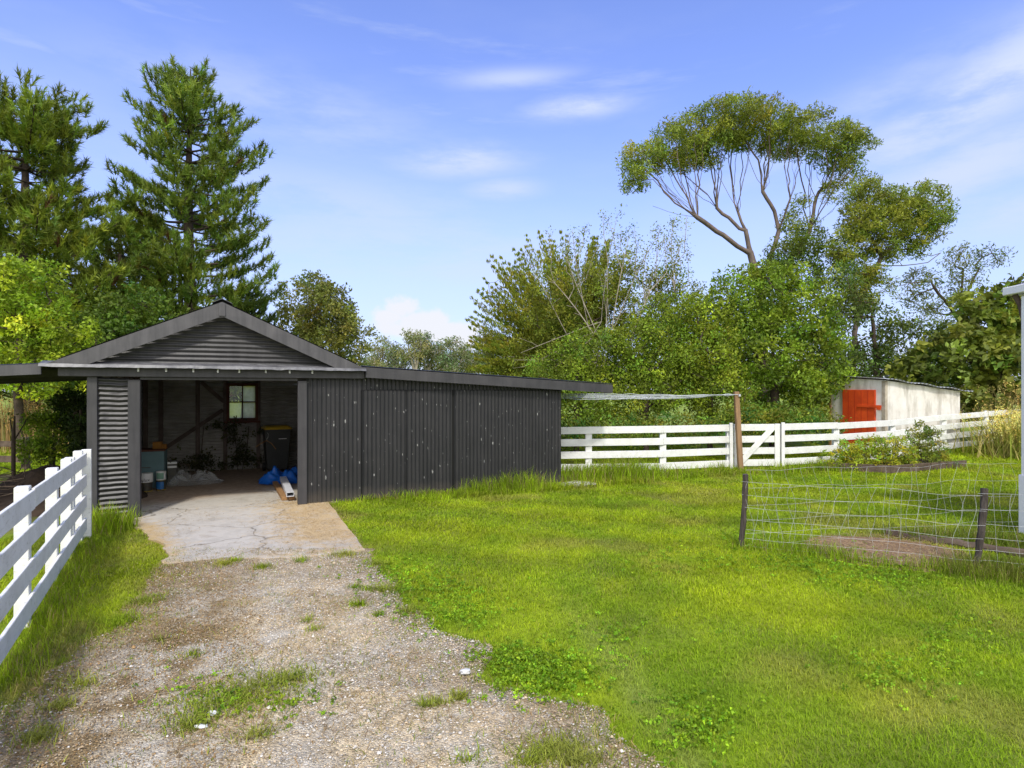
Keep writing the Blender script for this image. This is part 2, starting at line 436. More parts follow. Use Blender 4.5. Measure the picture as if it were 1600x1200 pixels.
def lawn_color(x, y):
    """Albedo of the turf at a place: mowing arcs, clover, dry patches."""
    n1 = fbm(x, y, 0.7, 1); n2 = fbm(x, y, 2.3, 2); n3 = fbm(x, y, 0.35, 5)
    bright = np.array([0.405, 0.510, 0.022]); mid = np.array([0.280, 0.410, 0.022]); dry = np.array([0.40, 0.345, 0.10]); deep = np.array([0.20, 0.34, 0.018])
    c = mid + (bright - mid) * sstep((n1 * 0.6 + n2 * 0.4 - 0.33) / 0.3)[..., None]
    rad = np.hypot(x - 3.0, (y - 18.0) * 1.0)
    arc = 0.5 + 0.5 * np.sin(rad * 2 * math.pi / 1.15 + 2.0 * n3)
    arcw = sstep((y - 4) / 4) * (0.25 + 0.35 * n3)
    c = c * (1 - arcw * 0.55 * arc)[..., None]
    c = c + (deep - c) * (0.45 * sstep((fbm(x, y, 1.1, 8) - 0.56) / 0.16))[..., None]
    c = c + (dry - c) * (0.42 * sstep((fbm(x, y, 0.9, 12) - 0.54) / 0.2))[..., None]
    ld = np.interp(y, LE[:, 0], LE[:, 1]); near = sstep((x - (ld - .85)) / .8) * (x < ld + .6) * sstep((6.6 - y) / 1.5)
    c = c + (np.array([0.42, 0.34, 0.13]) - c) * (0.75 * near * sstep((fbm(x, y, 2.6, 14) - 0.36) / 0.25))[..., None]
    # worn wheel track crossing the lawn beside the drive
    t_ = np.clip((y - 3.0) / (5.6 - 3.0), 0, 1); xt = 0.98 + (0.5 - 0.98) * t_
    w = np.exp(-((x - xt) / 0.13) ** 2) * sstep((5.9 - y) / 1.5) * (0.5 + 0.5 * fbm(x, y, 4, 6))
    c = c + (np.array([0.36, 0.40, 0.12]) - c) * (0.65 * w)[..., None]
    return c


MULCH = (4.62, 7.15, 0.85, 0.72)


def mulch_d(x, y): return np.hypot((x - MULCH[0]) / MULCH[2], (y - MULCH[1]) / MULCH[3])


def left_line(y): return -5.66 + 0.5836 * (7.62 - y)


# ---------------------------------------------------------------- setting: ground, drive, slab
def graded(a, b, near0, near1, step, far):
    n = list(np.arange(near0, near1 + 1e-6, step))
    lo = [near0 - (near0 - a) * t ** 3 for t in np.linspace(0, 1, far)[1:]][::-1]
    hi = [near1 + (b - near1) * t ** 3 for t in np.linspace(0, 1, far)[1:]]
    return np.array(lo + n + hi)


gx = graded(-900, 900, -16, 20, 0.15, 22); gy = graded(-60, 1600, 1.0, 24, 0.15, 24)
X, Y = np.meshgrid(gx, gy); x, y = X.ravel(), Y.ravel()
gc = lawn_color(x, y) * 0.60
brown = np.array([0.11, 0.085, 0.045])
nb = fbm(x, y, 1.7, 21)
gc = gc + (brown - gc) * (0.30 * sstep((nb - 0.45) / 0.3))[:, None]
field = sstep((y - 22) / 6)
gc = gc + (np.array([0.22, 0.29, 0.045]) - gc) * field[:, None]
garden = sstep((-7.0 - x) / 0.8) * sstep((y - 7) / 1) * sstep((14.2 - y) / 0.8)
gc = gc + (np.array([0.06, 0.045, 0.032]) - gc) * (garden * sstep((fbm(x, y, 0.8, 30) - 0.33) / 0.2))[:, None]
nx_, ny_ = len(gx), len(gy)
i = np.arange(nx_ * ny_).reshape(ny_, nx_)
gf = np.stack([i[:-1, :-1], i[:-1, 1:], i[1:, 1:], i[1:, :-1]], -1).reshape(-1, 4)
tag(np_mesh('ground', np.stack([x, y, gz(x, y) - 0.012 * 0], 1), gf, M_['ground'], colors=gc, smooth=True), kind='structure')

yy = np.linspace(1.0, 7.25, 180); nxd = 70
l, r = drive_edges(yy)
tt = np.linspace(0, 1, nxd)
x = (l[:, None] * (1 - tt) + r[:, None] * tt); y = np.repeat(yy[:, None], nxd, 1)
u = np.repeat(tt[None], len(yy), 0)
hump = 0.010 + 0.012 * np.sin(np.pi * u) ** 0.5 + 0.012 * (fbm(x, y, 2.2, 40) - 0.5)
hump = np.where((u < 0.001) | (u > 0.999), 0.004, np.maximum(hump, 0.006))
grey = np.array([0.385, 0.365, 0.325]); tan = np.array([0.47, 0.375, 0.235]); moss = np.array([0.17, 0.115, 0.045]); soilc = np.array([0.31, 0.245, 0.165])
n1 = fbm(x, y, 1.3, 41); n2 = fbm(x, y, 4.0, 42)
grey, tan = grey * np.array([1.2, 1.17, 1.08]), tan * np.array([1.15, 1.12, 1.0])
dc = grey + (tan - grey) * sstep((n1 * 0.5 + n2 * 0.5 - 0.36) / 0.3)[..., None] * 0.75
edge = np.maximum(sstep((u - 0.72) / 0.25), sstep((0.25 - u) / 0.25))
dc = dc + (soilc - dc) * (edge * (0.4 + 0.6 * n2))[..., None]
mossm = sstep((0.72 - np.abs(u - 0.25) * 2.0 - 0.35) / 0.3) * sstep((n1 * 0.35 + n2 * 0.65 - 0.42) / 0.14) * sstep((6.6 - y) / 1.0)
dc = dc + (moss - dc) * (0.85 * mossm)[..., None]
far = sstep((y - 5.6) / 0.8); dc = dc + (soilc * 0.95 - dc) * (far * 0.6)[..., None]
i = np.arange(len(yy) * nxd).reshape(len(yy), nxd)
tag(np_mesh('driveway', np.stack([x, y, hump], -1).reshape(-1, 3), np.stack([i[:-1, :-1], i[:-1, 1:], i[1:, 1:], i[1:, :-1]], -1).reshape(-1, 4), M_['gravel'], colors=dc.reshape(-1, 3), smooth=True), kind='structure')

# concrete apron and shed floor: one slab, dust in its colour channels
ss = np.linspace(-3.02, 0.62, 75); dd = np.concatenate([np.linspace(-3.36, -0.05, 70), np.linspace(0.0, 5.36, 90)])
Sg, Dg = np.meshgrid(ss, dd)
fr = -3.36 + 0.35 * sstep((-0.6 - Sg) / 1.6) + 0.08 * (fbm(Sg, Dg * 0, 2, 50) - 0.5)
Dm = np.where(Dg < 0, Dg * fr / -3.36, Dg)
w0, w1 = -2.45, 0.44
wl = w0 + 0.72 * sstep(-Dg / 3.2) + 0.22 * (fbm(Dg * 1.0, Dg * 0, 2.2, 57) - 0.5) * sstep(-Dg / .4)
Sm = np.where(Dg < -0.02, wl + (Sg + 3.02) / 3.64 * (w1 - wl), Sg)
Sm = np.where((Dg < -0.02) & (Sg > 0.61), Sm + 0.05 * (fbm(Dm * 2, Dm * 0, 1.5, 51) - 0.5), Sm)
W = S2W(Sm.ravel(), Dm.ravel())
Z = 0.030 + 0.012 * (fbm(Sm, Dm, 0.9, 52) - 0.5)
rim = (Sg < -3.015) | (Sg > 0.615); rim[0, :] = True
straw = np.clip(1.0 * np.exp(-((Sm - 0.15) / 0.75) ** 2) * sstep((0.9 - Dm) / 0.9) * sstep((Dm + 3.3) / 1.0) + 0.42 * sstep((-1.55 - Sm) / 0.6) * sstep((-0.2 - Dm) / 0.6) + 0.2 * fbm(Sm, Dm, 1.2, 55) + .5 * sstep((-2.75 - Dm) / .5) + .55 * (Dm < 0) * sstep((wl + .45 - Sm) / .45), 0, 1)
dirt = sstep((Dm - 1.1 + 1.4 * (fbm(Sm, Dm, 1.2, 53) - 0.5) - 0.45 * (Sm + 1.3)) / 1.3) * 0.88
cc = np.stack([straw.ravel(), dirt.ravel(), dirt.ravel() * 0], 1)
i = np.arange(len(ss) * len(dd)).reshape(len(dd), len(ss))
top = np.column_stack([W, Z.ravel()])
fq = np.stack([i[:-1, :-1], i[:-1, 1:], i[1:, 1:], i[1:, :-1]], -1).reshape(-1, 4)
ring = np.concatenate([i[:, 0][::-1], i[0, 1:], i[1:, -1]])
low = top[ring].copy(); low[:, 2] = -0.05
k = np.arange(len(ring)) + len(top)
skirt = np.stack([ring[:-1], k[:-1], k[1:], ring[1:]], 1)
tag(np_mesh('concrete_apron', np.concatenate([top, low]), [fq, skirt], M_['concrete'], colors=np.concatenate([cc, cc[ring]]), smooth=False), kind='structure')

# mulch bed, irregular rim, inside the wire pen
an = np.linspace(0, 2 * math.pi, 60, endpoint=False); rr = np.linspace(0, 1.12, 14)
A, RR = np.meshgrid(an, rr)
wob = 1 + 0.25 * (fbm(np.cos(A) * 2, np.sin(A) * 2, 1.2, 60) - 0.5)
x = MULCH[0] + MULCH[2] * RR * np.cos(A) * wob; y = MULCH[1] + MULCH[3] * RR * np.sin(A) * wob
z = np.where(RR > 1.1, -0.01, 0.012 + 0.03 * (1 - RR) * fbm(x, y, 3, 61))
n = len(an); v = np.stack([x, y, z], -1).reshape(-1, 3)
f = [(i_ * n + j, i_ * n + (j + 1) % n, (i_ + 1) * n + (j + 1) % n, (i_ + 1) * n + j) for i_ in range(len(rr) - 1) for j in range(n)]
mc = np.array([0.27, 0.18, 0.11]) * (0.6 + 0.8 * fbm(v[:, 0], v[:, 1], 6, 62))[:, None]
tag(np_mesh('mulch_ground', v, np.array(f), mat_vcol('mulch_chips', nscale=40, lo=0.5, hi=1.5), colors=mc), kind='structure')


# ---------------------------------------------------------------- scattered stuff
def blades(xy, z0, h, w, lean, colr, curl=0.5):
    n = len(xy)
    az = rng.random(n) * 2 * math.pi
    d = np.stack([np.cos(az), np.sin(az)], 1); sd = np.stack([-d[:, 1], d[:, 0]], 1)
    h = np.broadcast_to(h, (n,)); w = np.broadcast_to(w, (n,)); lean = np.broadcast_to(lean, (n,))
    base = np.column_stack([xy, np.broadcast_to(z0, (n,)) - 0.004])
    off1 = np.column_stack([d * (h * lean * 0.35)[:, None], h * 0.58])
    off2 = np.column_stack([d * (h * lean)[:, None], h * np.sqrt(np.clip(1 - (lean * curl) ** 2, 0.04, 1))])
    s3 = np.column_stack([sd * (w / 2)[:, None], np.zeros(n)])
    v = np.stack([base - s3, base + s3, base + off1 + s3 * 0.8, base + off1 - s3 * 0.8, base + off2], 1).reshape(-1, 3)
    k = np.arange(n)[:, None] * 5
    q = np.concatenate([k, k + 1, k + 2, k + 3], 1); t3 = np.concatenate([k + 3, k + 2, k + 4], 1)
    return v, q, t3, np.repeat(colr, 5, axis=0)


class Blades:
    def __init__(s): s.p = []; s.n = 0

    def add(s, *a, **k):
        v, q, t3, c_ = blades(*a, **k); s.p.append((v, q + s.n, t3 + s.n, c_)); s.n += len(v)

    def build(s, name, mat, parent=None):
        return np_mesh(name, np.concatenate([p[0] for p in s.p]), [np.concatenate([p[1] for p in s.p]), np.concatenate([p[2] for p in s.p])], mat, parent, np.concatenate([p[3] for p in s.p]))


SHEDPOLY = [tuple(S2W(*q)) for q in ((-3.12, -0.04), (5.2, -0.04), (5.2, 5.5), (-3.12, 5.5))]


def excluded(x, y, drive=True):
    s, d = W2S(x, y)
    m = (s > -3.14) & (s < 5.22) & (d > -0.05) & (d < 5.5)
    encroach = (s < -1.75 - 0.25 * (d + 1.2) + 0.5 * (fbm(x, y, 2.5, 70) - 0.5)) & (d < -0.85) & (d > -2.6)
    ap = (s > -2.45 + 0.72 * sstep(-d / 3.2) + 0.06) & (s < 0.42 + 0.1 * (fbm(x, y, 5, 71) - 0.5)) & (d > -3.4) & (d <= 0)
    m |= ap
    if drive:
        l, r = drive_edges(y)
        jl = 0.5 * (fbm(x, y, 3.5, 72) - 0.5) + rng.exponential(.09, np.shape(x)); jr = 0.4 * (fbm(x, y, 4.5, 73) - 0.5) - rng.exponential(.08, np.shape(x))
        m |= (x > l + 0.12 + jl) & (x < r - 0.02 + jr) & (y < 7.25)
        # bare ground between drive and slab
        m |= (y >= 6.3) & (y < 7.4) & (s > -1.75) & (s < 0.5) & (d < -2.9)
    m |= mulch_d(x, y) < 0.9 + 0.25 * (fbm(x, y, 5, 74) - 0.5)
    m |= (x > 7.1) & (y < 8.2)
    return m


def scatter(n, x0, x1, y0, y1, power=1.0):
    return rng.uniform(x0, x1, n), y0 + (y1 - y0) * rng.random(n) ** power


LG = Blades()
tot = 0
for (y0, y1, dens, hh, ww) in ((2.7, 4.0, 9000, .05, .0042), (4.0, 5.5, 6500, .052, .0055), (5.5, 8, 4200, .055, .0075), (8, 11, 2300, .058, .011), (11, 15.5, 1300, .065, .016), (15.5, 22, 420, .09, .03)):
    x0, x1 = -0.92 * y1 - 0.2, 0.92 * y1 + 0.2
    n = int(dens * (x1 - x0) * (y1 - y0))
    x, y = scatter(n, x0, x1, y0, y1)
    keep = (np.abs(x) < 0.91 * y + 0.15) & ~excluded(x, y)
    left = x < left_line(y)
    garden = (x < -6.8) & (y > 7.6) & (y < 13.6)
    keep &= ~(garden & (fbm(x, y, 0.8, 30) > 0.36))
    keep &= ~((y > 15.8) & (x < 0.885 * y) & (x > 0.3 * y) & (y > 19))
    keep &= rng.random(n) < 0.45 + 0.75 * fbm(x, y, 3.0, 77)
    x, y = x[keep], y[keep]; n = len(x); tot += n
    c_ = lawn_color(x, y) * rng.uniform(0.7, 1.32, n)[:, None]
    yel = rng.random(n) < 0.10; c_[yel] = c_[yel] * 0.4 + np.array([0.34, 0.30, 0.09]) * 0.6
    lf = x < -1.5 - 0.2 * (y - 3)
    c_[lf & (y < 8)] *= np.array([0.92, 0.92, 0.95])
    h = 0.66 * hh * rng.uniform(0.5, 1.35, n) * (0.65 + 0.8 * fbm(x, y, 2.0, 78))
    strip = lf & (y < 9.5); h = np.where(strip, h * 1.1, h)
    s, d = W2S(x, y)
    h = np.where((d < 0) & (d > -0.6) & (s > 0.4), h * (1.3 + 1.1 * sstep((s - 1.2) / 2)), h)
    LG.add(np.column_stack([x, y]), gz(x, y), h, ww * rng.uniform(0.7, 1.3, n), rng.uniform(0.35, 1.35, n), c_)
# longer grass along walls, fence feet and posts
def tuft_line(a, b, n, width, h0, h1, w=.008, colf=(0.27, 0.39, 0.02), lean=(0.2, 0.9)):
    t_ = rng.random(n); a, b = np.array(a), np.array(b)
    p = a + (b - a) * t_[:, None] + rng.normal(0, width, (n, 2))
    k = rng.random(n) < 0.2 + 1.0 * fbm(p[:, 0], p[:, 1], 2.2, 79)
    k &= ~excluded(p[:, 0], p[:, 1])
    p = p[k]; n = len(p)
    c_ = np.array(colf) * rng.uniform(0.6, 1.5, n)[:, None]
    dry = rng.random(n) < 0.18; c_[dry] = np.array([0.34, 0.28, 0.12]) * rng.uniform(0.7, 1.2, dry.sum())[:, None]
    hh = rng.uniform(h0, h1, n) * (0.4 + 1.1 * fbm(p[:, 0], p[:, 1], 1.6, 80))
    LG.add(p, gz(p[:, 0], p[:, 1]), hh, w * rng.uniform(.6, 1.3, n), rng.uniform(*lean, n), c_)
tuft_line(S2W(1.6, -0.15), S2W(4.9, -0.15), 4200, 0.12, .06, .22)
tuft_line(S2W(3.0, -0.2), S2W(4.6, -0.2), 2000, 0.16, .12, .50)
tuft_line(S2W(0.5, -0.08), S2W(1.8, -0.08), 700, 0.05, .04, .14)
tuft_line((1.2, 12.7), (3.2, 13.3), 4500, 0.35, .15, .55, .012)
tuft_line((2.5, 13.45), (6.8, 14.1), 3500, 0.25, .08, .3, .012)
tuft_line((6.8, 14.2), (9, 15.0), 2500, 0.25, .1, .35, .012)
tuft_line((-5.5, 7.5), (-3.4, 3.8), 5000, 0.12, .04, .16, .006, (0.26, 0.36, 0.02))
tuft_line((-5.5, 8.1), (-6.2, 8.6), 1200, 0.15, .15, .4, .008)
tuft_line((2.95, 7.3), (5.3, 6.25), 4000, 0.14, .05, .2, .006)
tuft_line((4.9, 6.3), (6.4, 5.9), 4200, 0.22, .1, .34, .006, (0.16, 0.2, 0.03))
tuft_line((5.2, 8.0), (6.8, 7.2), 3000, 0.2, .06, .24, .007, (0.16, 0.22, 0.03))
tuft_line((7.9, 14.3), (11.9, 14.9), 2500, 0.2, .06, .22, .012)
o = LG.build('lawn_grass', M_['grass']); tag(o, kind='stuff')

# small tufts and dry seedling grass in the gravel
WG = Blades()
tufts = [(385, 1092, .42, 900), (330, 1110, .3, 500), (430, 1075, .3, 500), (455, 1068, .15, 260), (300, 1140, .12, 260), (405, 1155, .1, 120), (720, 1096, .06, 130), (677, 1108, .05, 90), (560, 950, .09, 160), (555, 922, .07, 90), (575, 925, .07, 90),
         (350, 885, .12, 260), (410, 890, .1, 220), (365, 880, .06, 150), (470, 880, .1, 120), (540, 870, .2, 400), (590, 885, .15, 300), (600, 925, .14, 300), (190, 975, .2, 600), (225, 945, .16, 350), (60, 1160, .12, 300), (95, 1110, .1, 180), (300, 1030, .1, 90), (480, 975, .06, 60), (490, 990, .05, 50),
         (640, 960, .12, 200), (590, 965, .08, 90), (660, 1110, .03, 50), (700, 1105, .05, 30), (870, 1180, .2, 500), (900, 1195, .2, 600), (830, 1195, .15, 300), (250, 1005, .08, 60), (125, 1075, .12, 150), (730, 1195, .08, 60)]
for (px, py, rad, n) in tufts:
    Yg = CAMH * F / (py - HY); xg = (px - CX) / F * Yg
    p = np.array([xg, Yg]) + rng.normal(0, rad * 0.55, (n, 2)) * np.array([1, 0.8]) * rng.uniform(.3, 1.5, (n, 1))
    dryness = rng.random()
    base = np.array([0.24, 0.34, 0.02]) * (1 - 0.6 * dryness) + np.array([0.42, 0.36, 0.12]) * 0.6 * dryness
    c_ = base * rng.uniform(0.6, 1.5, n)[:, None]
    WG.add(p, 0.012, rng.uniform(.025, .085, n), rng.uniform(.004, .008, n), rng.uniform(0.4, 1.4, n), c_)
# loose scatter of single blades everywhere on the drive edges
n = 11000
y = rng.uniform(2.7, 7.2, n); l, r = drive_edges(y)
q = rng.beta(0.5, 0.5, n); x = l + (r - l) * q + rng.normal(0, .05, n)
k = fbm(x, y, 2.6, 90) > 0.44
x, y = x[k], y[k]
c_ = np.where((rng.random(len(x)) < 0.5)[:, None], np.array([0.22, 0.31, 0.02]), np.array([0.44, 0.36, 0.16])) * rng.uniform(.6, 1.4, len(x))[:, None]
WG.add(np.column_stack([x, y]), 0.012, rng.uniform(.02, .06, len(x)), .005, rng.uniform(.5, 1.5, len(x)), c_)
tag(WG.build('driveway_weeds', M_['grass']), kind='stuff')

# dry chaff and pine needles lying on drive and slab
def flat_bits(x, y, z, L, w, colr):
    n = len(x); az = rng.random(n) * math.pi
    d = np.stack([np.cos(az), np.sin(az), rng.normal(0, .15, n)], 1) * (L / 2)[:, None]
    s_ = np.stack([-np.sin(az), np.cos(az), np.zeros(n)], 1) * (w / 2)[:, None]
    c0 = np.column_stack([x, y, np.broadcast_to(z, (n,))])
    v = np.stack([c0 - d - s_, c0 - d + s_, c0 + d + s_, c0 + d - s_], 1).reshape(-1, 3)
    return v, np.arange(n * 4).reshape(-1, 4), np.repeat(colr, 4, 0)


n = 26000
s = rng.uniform(-3.0, 0.6, n); d = rng.uniform(-3.3, 1.6, n)
wgt = np.exp(-((s - 0.15) / 0.75) ** 2) * np.where(d < 0.8, 1, 0.25) + 0.25 * (s < -1.3) * (d < 0.5) + 0.05
k = (rng.random(n) < wgt * sstep((fbm(s, d, 1.8, 91) - 0.3) / 0.25)) & ((d < -0.1) | (s > -2.95)) & (s < np.where(d < 0, 0.5, 0.6)) & ~((d < 0) & (s < -2.4))
w_ = S2W(s[k], d[k]); x1, y1 = w_[:, 0], w_[:, 1]; z1 = np.full(len(x1), 0.043)
n = 26000
y = rng.uniform(2.6, 7.2, n); l, r = drive_edges(y); x = l + (r - l) * rng.random(n)
k = rng.random(n) < 1.6 * sstep((fbm(x, y, 1.6, 92) - 0.38) / 0.3) * (0.35 + 0.65 * np.abs((x - l) / (r - l) - 0.55) * 2)
x = np.concatenate([x1, x[k]]); y = np.concatenate([y1, y[k]]); z = np.concatenate([z1, np.full(k.sum(), 0.030)])
n = 5000
a_ = rng.random(n) * 2 * math.pi; q = np.sqrt(rng.random(n)) * 1.05
x = np.concatenate([x, MULCH[0] + MULCH[2] * q * np.cos(a_)]); y = np.concatenate([y, MULCH[1] + MULCH[3] * q * np.sin(a_)]); z = np.concatenate([z, np.full(n, 0.05)])
n = len(x)
c_ = np.array([[0.42, 0.29, 0.13], [0.30, 0.18, 0.07], [0.52, 0.42, 0.25], [0.34, 0.24, 0.12]])[rng.integers(0, 4, n)] * rng.uniform(.7, 1.2, n)[:, None]
v, f, c2 = flat_bits(x, y, z, rng.uniform(.015, .07, n), rng.uniform(.0015, .004, n), c_)
tag(np_mesh('straw_litter', v, f, M_['dry'], colors=c2), kind='stuff')

# loose stones on the drive
n = 110000
y = 2.6 + 4.5 * rng.random(n) ** 1.3; l, r = drive_edges(y); q = rng.random(n); x = l + (r - l) * q
k = rng.random(n) < 0.25 + 0.9 * fbm(x, y, 1.5, 93); x, y, q = x[k], y[k], q[k]; n = len(x)
sz = rng.gamma(1.7, 0.0014, n) + 0.0018
oct_v = np.array([(1, 0, 0), (0, 1, 0), (-1, 0, 0), (0, -1, 0), (0, 0, 0.75), (0, 0, -0.6)], float)
oct_f = np.array([(0, 1, 4), (1, 2, 4), (2, 3, 4), (3, 0, 4), (1, 0, 5), (2, 1, 5), (3, 2, 5), (0, 3, 5)])
a_ = rng.random(n) * 2 * math.pi; ca, sa = np.cos(a_), np.sin(a_)
vv = oct_v[None] * rng.uniform(0.6, 1.4, (n, 6, 1)) * sz[:, None, None]
vx = vv[..., 0] * ca[:, None] - vv[..., 1] * sa[:, None]; vy = vv[..., 0] * sa[:, None] + vv[..., 1] * ca[:, None]
v = np.stack([vx + x[:, None], vy + y[:, None], vv[..., 2] + 0.024 + sz[:, None] * 0.25], -1).reshape(-1, 3)
f = (oct_f[None] + (np.arange(n) * 6)[:, None, None]).reshape(-1, 3)
c_ = np.array([[0.38, 0.36, 0.32], [0.52, 0.49, 0.44], [0.24, 0.22, 0.195], [0.50, 0.40, 0.27], [0.34, 0.27, 0.18]])[rng.integers(0, 5, n)] * rng.uniform(.85, 1.35, n)[:, None]
leftish = (q < 0.45) & (rng.random(n) < 0.75); c_[leftish] *= np.array([0.62, 0.50, 0.34])
tag(np_mesh('loose_gravel', v, f, M_['stones'], colors=np.repeat(c_, 6, 0)), kind='stuff')


# clover and broad weeds in the turf
def leaves(cen, n_per, spread, size, aspect, base, clump_var=0.22, leaf_var=0.22, flat=0.0, droop=0.0, hue=0.12, out_from=None):
    """Rhombic leaves round clump centres; returns verts, quads, colours."""
    cen = np.asarray(cen, float); m = len(cen); n = m * n_per
    sp = np.broadcast_to(np.asarray(spread, float), (m, 3)) if np.ndim(spread) < 2 else np.asarray(spread)
    g = rng.normal(0, 1, (m, n_per, 3)); rad = np.linalg.norm(g, axis=2, keepdims=True)
    g = g / rad * (rng.random((m, n_per, 1)) ** 0.45)
    c = (cen[:, None] + g * sp[:, None]).reshape(-1, 3)
    d = rng.normal(0, 1, (n, 3)) * (1.0 if out_from is None else 0.38) + 0.6 * g.reshape(-1, 3) * (1.0 if out_from is None else 0.0)
    if out_from is not None:
        od = c - np.asarray(out_from); od /= np.linalg.norm(od, axis=1, keepdims=True); d = d + od + np.array([0, 0, 0.35]); d[:, 2] = d[:, 2] * (1 - flat) - droop
    d /= np.linalg.norm(d, axis=1, keepdims=True)
    nr = rng.normal(0, 1, (n, 3)); nr[:, 2] += 1.2 * flat + 0.3
    sd = np.cross(d, nr); sd /= np.linalg.norm(sd, axis=1, keepdims=True) + 1e-9
    L = size * rng.uniform(0.6, 1.35, n)[:, None]; w = L * aspect
    bend = np.cross(sd, d) * L * 0.12
    v = np.stack([c - d * L * .5, c - d * L * .02 + sd * w * .5 + bend, c + d * L * .5, c - d * L * .02 - sd * w * .5 + bend], 1).reshape(-1, 3)
    base = np.array(base, float)
    if base.ndim == 1: base = np.broadcast_to(base, (m, 3))
    cb = base * np.exp(rng.normal(0, clump_var, (m, 1))) * (1 + rng.normal(0, hue, (m, 1)) * np.array([1.0, 0.1, -0.3]))
    cb = cb * np.array([1.85, 1.76, 1.40])
    cl = np.repeat(cb, n_per, 0) * np.exp(rng.normal(0, leaf_var, (n, 1)))
    return v, np.arange(n * 4).reshape(-1, 4), np.repeat(np.clip(cl, 0.004, 0.9), 4, 0)


cl = []
for (px, py, rx, ry, n) in ((850, 1060, 60, 28, 420), (800, 1030, 50, 15, 160), (700, 960, 60, 20, 240), (640, 900, 60, 20, 240), (1080, 1140, 60, 40, 160), (1250, 880, 90, 14, 260), (1370, 905, 80, 14, 260), (1180, 850, 40, 10, 90), (1050, 870, 70, 20, 90), (1400, 1060, 90, 30, 90), (950, 1000, 70, 30, 80), (1500, 1000, 70, 30, 80), (385, 1095, 85, 24, 150), (700, 930, 50, 15, 100)):
    q = rng.normal(0, 0.5, (n, 2)); pxs = px + q[:, 0] * rx; pys = py + q[:, 1] * ry
    Yg = CAMH * F / (pys - HY); q = q * 1.5; pxs = px + q[:, 0] * rx; pys = py + q[:, 1] * ry; Yg = CAMH * F / (pys - HY)
    cl.append(np.column_stack([(pxs - CX) / F * Yg, Yg, rng.uniform(.02, .055, n)]))
cl = np.concatenate(cl)
v, f, c_ = leaves(cl, 9, (0.035, 0.035, 0.012), 0.020, 0.75, (0.125, 0.215, 0.013), flat=0.75)
tag(np_mesh('clover_patches', v, f, M_['leaf'], colors=c_), kind='stuff')


# ---------------------------------------------------------------- trees
def make_skeleton(limbs, attract, step=0.35, wander=0.06, up=0.0, seed=0):
    """Joins every attractor to the nearest limb. Returns nodes (N,3) and parent index."""
    r = np.random.default_rng(seed)
    pts, par = [], []
    for li, poly in enumerate(limbs):
        poly = [np.array(p, float) for p in poly]
        if li == 0: pts.append(poly[0]); par.append(-1); last = 0
        else:
            A = np.array(pts); last = int(np.argmin(np.linalg.norm(A - poly[0], axis=1)))
        for a, b in zip(poly[:-1], poly[1:]):
            L = np.linalg.norm(b - a); k = max(1, int(L / step))
            for j in range(1, k + 1):
                q = a + (b - a) * j / k + r.normal(0, wander * 0.35, 3) * (j < k)
                pts.append(q); par.append(last); last = len(pts) - 1
    attract = np.asarray(attract, float)
    if len(attract):
        A = np.array(pts)
        dist = np.min(np.linalg.norm(attract[:, None] - A[None], axis=2), axis=1)
        cap = len(pts) + int(np.sum(dist / step + 3)) + 50
        buf = np.zeros((cap, 3)); buf[:len(pts)] = A; cnt = len(pts)
        for idx in np.argsort(dist):
            t_ = attract[idx]
            dv = t_ - buf[:cnt]; dl = np.linalg.norm(dv, axis=1)
            pen = np.maximum(0, buf[:cnt, 2] - t_[2] + 0.3 * 0) * (0.9 - up)
            jn = int(np.argmin(dl + pen)); a = buf[jn]; L = dl[jn]
            if L < 0.08: continue
            k = max(1, int(L / step)); prev = jn
            sidev = r.normal(0, 1, 3) * L * 0.10
            for j in range(1, k + 1):
                f_ = j / k
                q = a + (t_ - a) * f_ + sidev * math.sin(math.pi * f_) + r.normal(0, wander * 0.5, 3) * (j < k)
                if cnt >= cap: break
                buf[cnt] = q; par.append(prev); prev = cnt; cnt += 1
        pts = buf[:cnt]
    return np.array(pts), np.array(par)


def skeleton_mesh(pts, par, R0, rt, sides_min=3):
    n = len(pts); cntt = np.zeros(n); has = np.zeros(n, bool); has[par[par >= 0]] = True
    for i_ in range(n - 1, -1, -1):
        if not has[i_]: cntt[i_] += 1
        if par[i_] >= 0: cntt[par[i_]] += cntt[i_]
    p = math.log(max(R0 / rt, 1.01)) / math.log(max(cntt[0], 2)); rad = rt * cntt ** p
    best = {}
    for i_ in range(n):
        q = par[i_]
        if q >= 0 and (q not in best or cntt[i_] > cntt[best[q]]): best[q] = i_
    vs, fs, off = [], {}, 0
    for i_ in range(n):
        q = par[i_]
        if q >= 0 and best.get(q) == i_: continue
        chain = [i_]; j = i_
        while j in best: j = best[j]; chain.append(j)
        pp = pts[chain]; rr_ = rad[chain].copy()
        if q >= 0: pp = np.vstack([pts[q], pp]); rr_ = np.concatenate([[min(rad[q], rr_[0] * 1.25)], rr_])
        if len(pp) < 2: continue
        k = 9 if rr_[0] > 0.09 else (6 if rr_[0] > 0.03 else sides_min)
        ring = tube_rings(pp, rr_, k); m = len(pp)
        a = np.arange((m - 1) * k).reshape(m - 1, k); b = np.roll(a, -1, axis=1)
        fs.setdefault(4, []).append(np.stack([a, b, b + k, a + k], -1).reshape(-1, 4) + off)
        vs.append(ring); off += len(ring)
    return np.concatenate(vs), [np.concatenate(fs[4])]


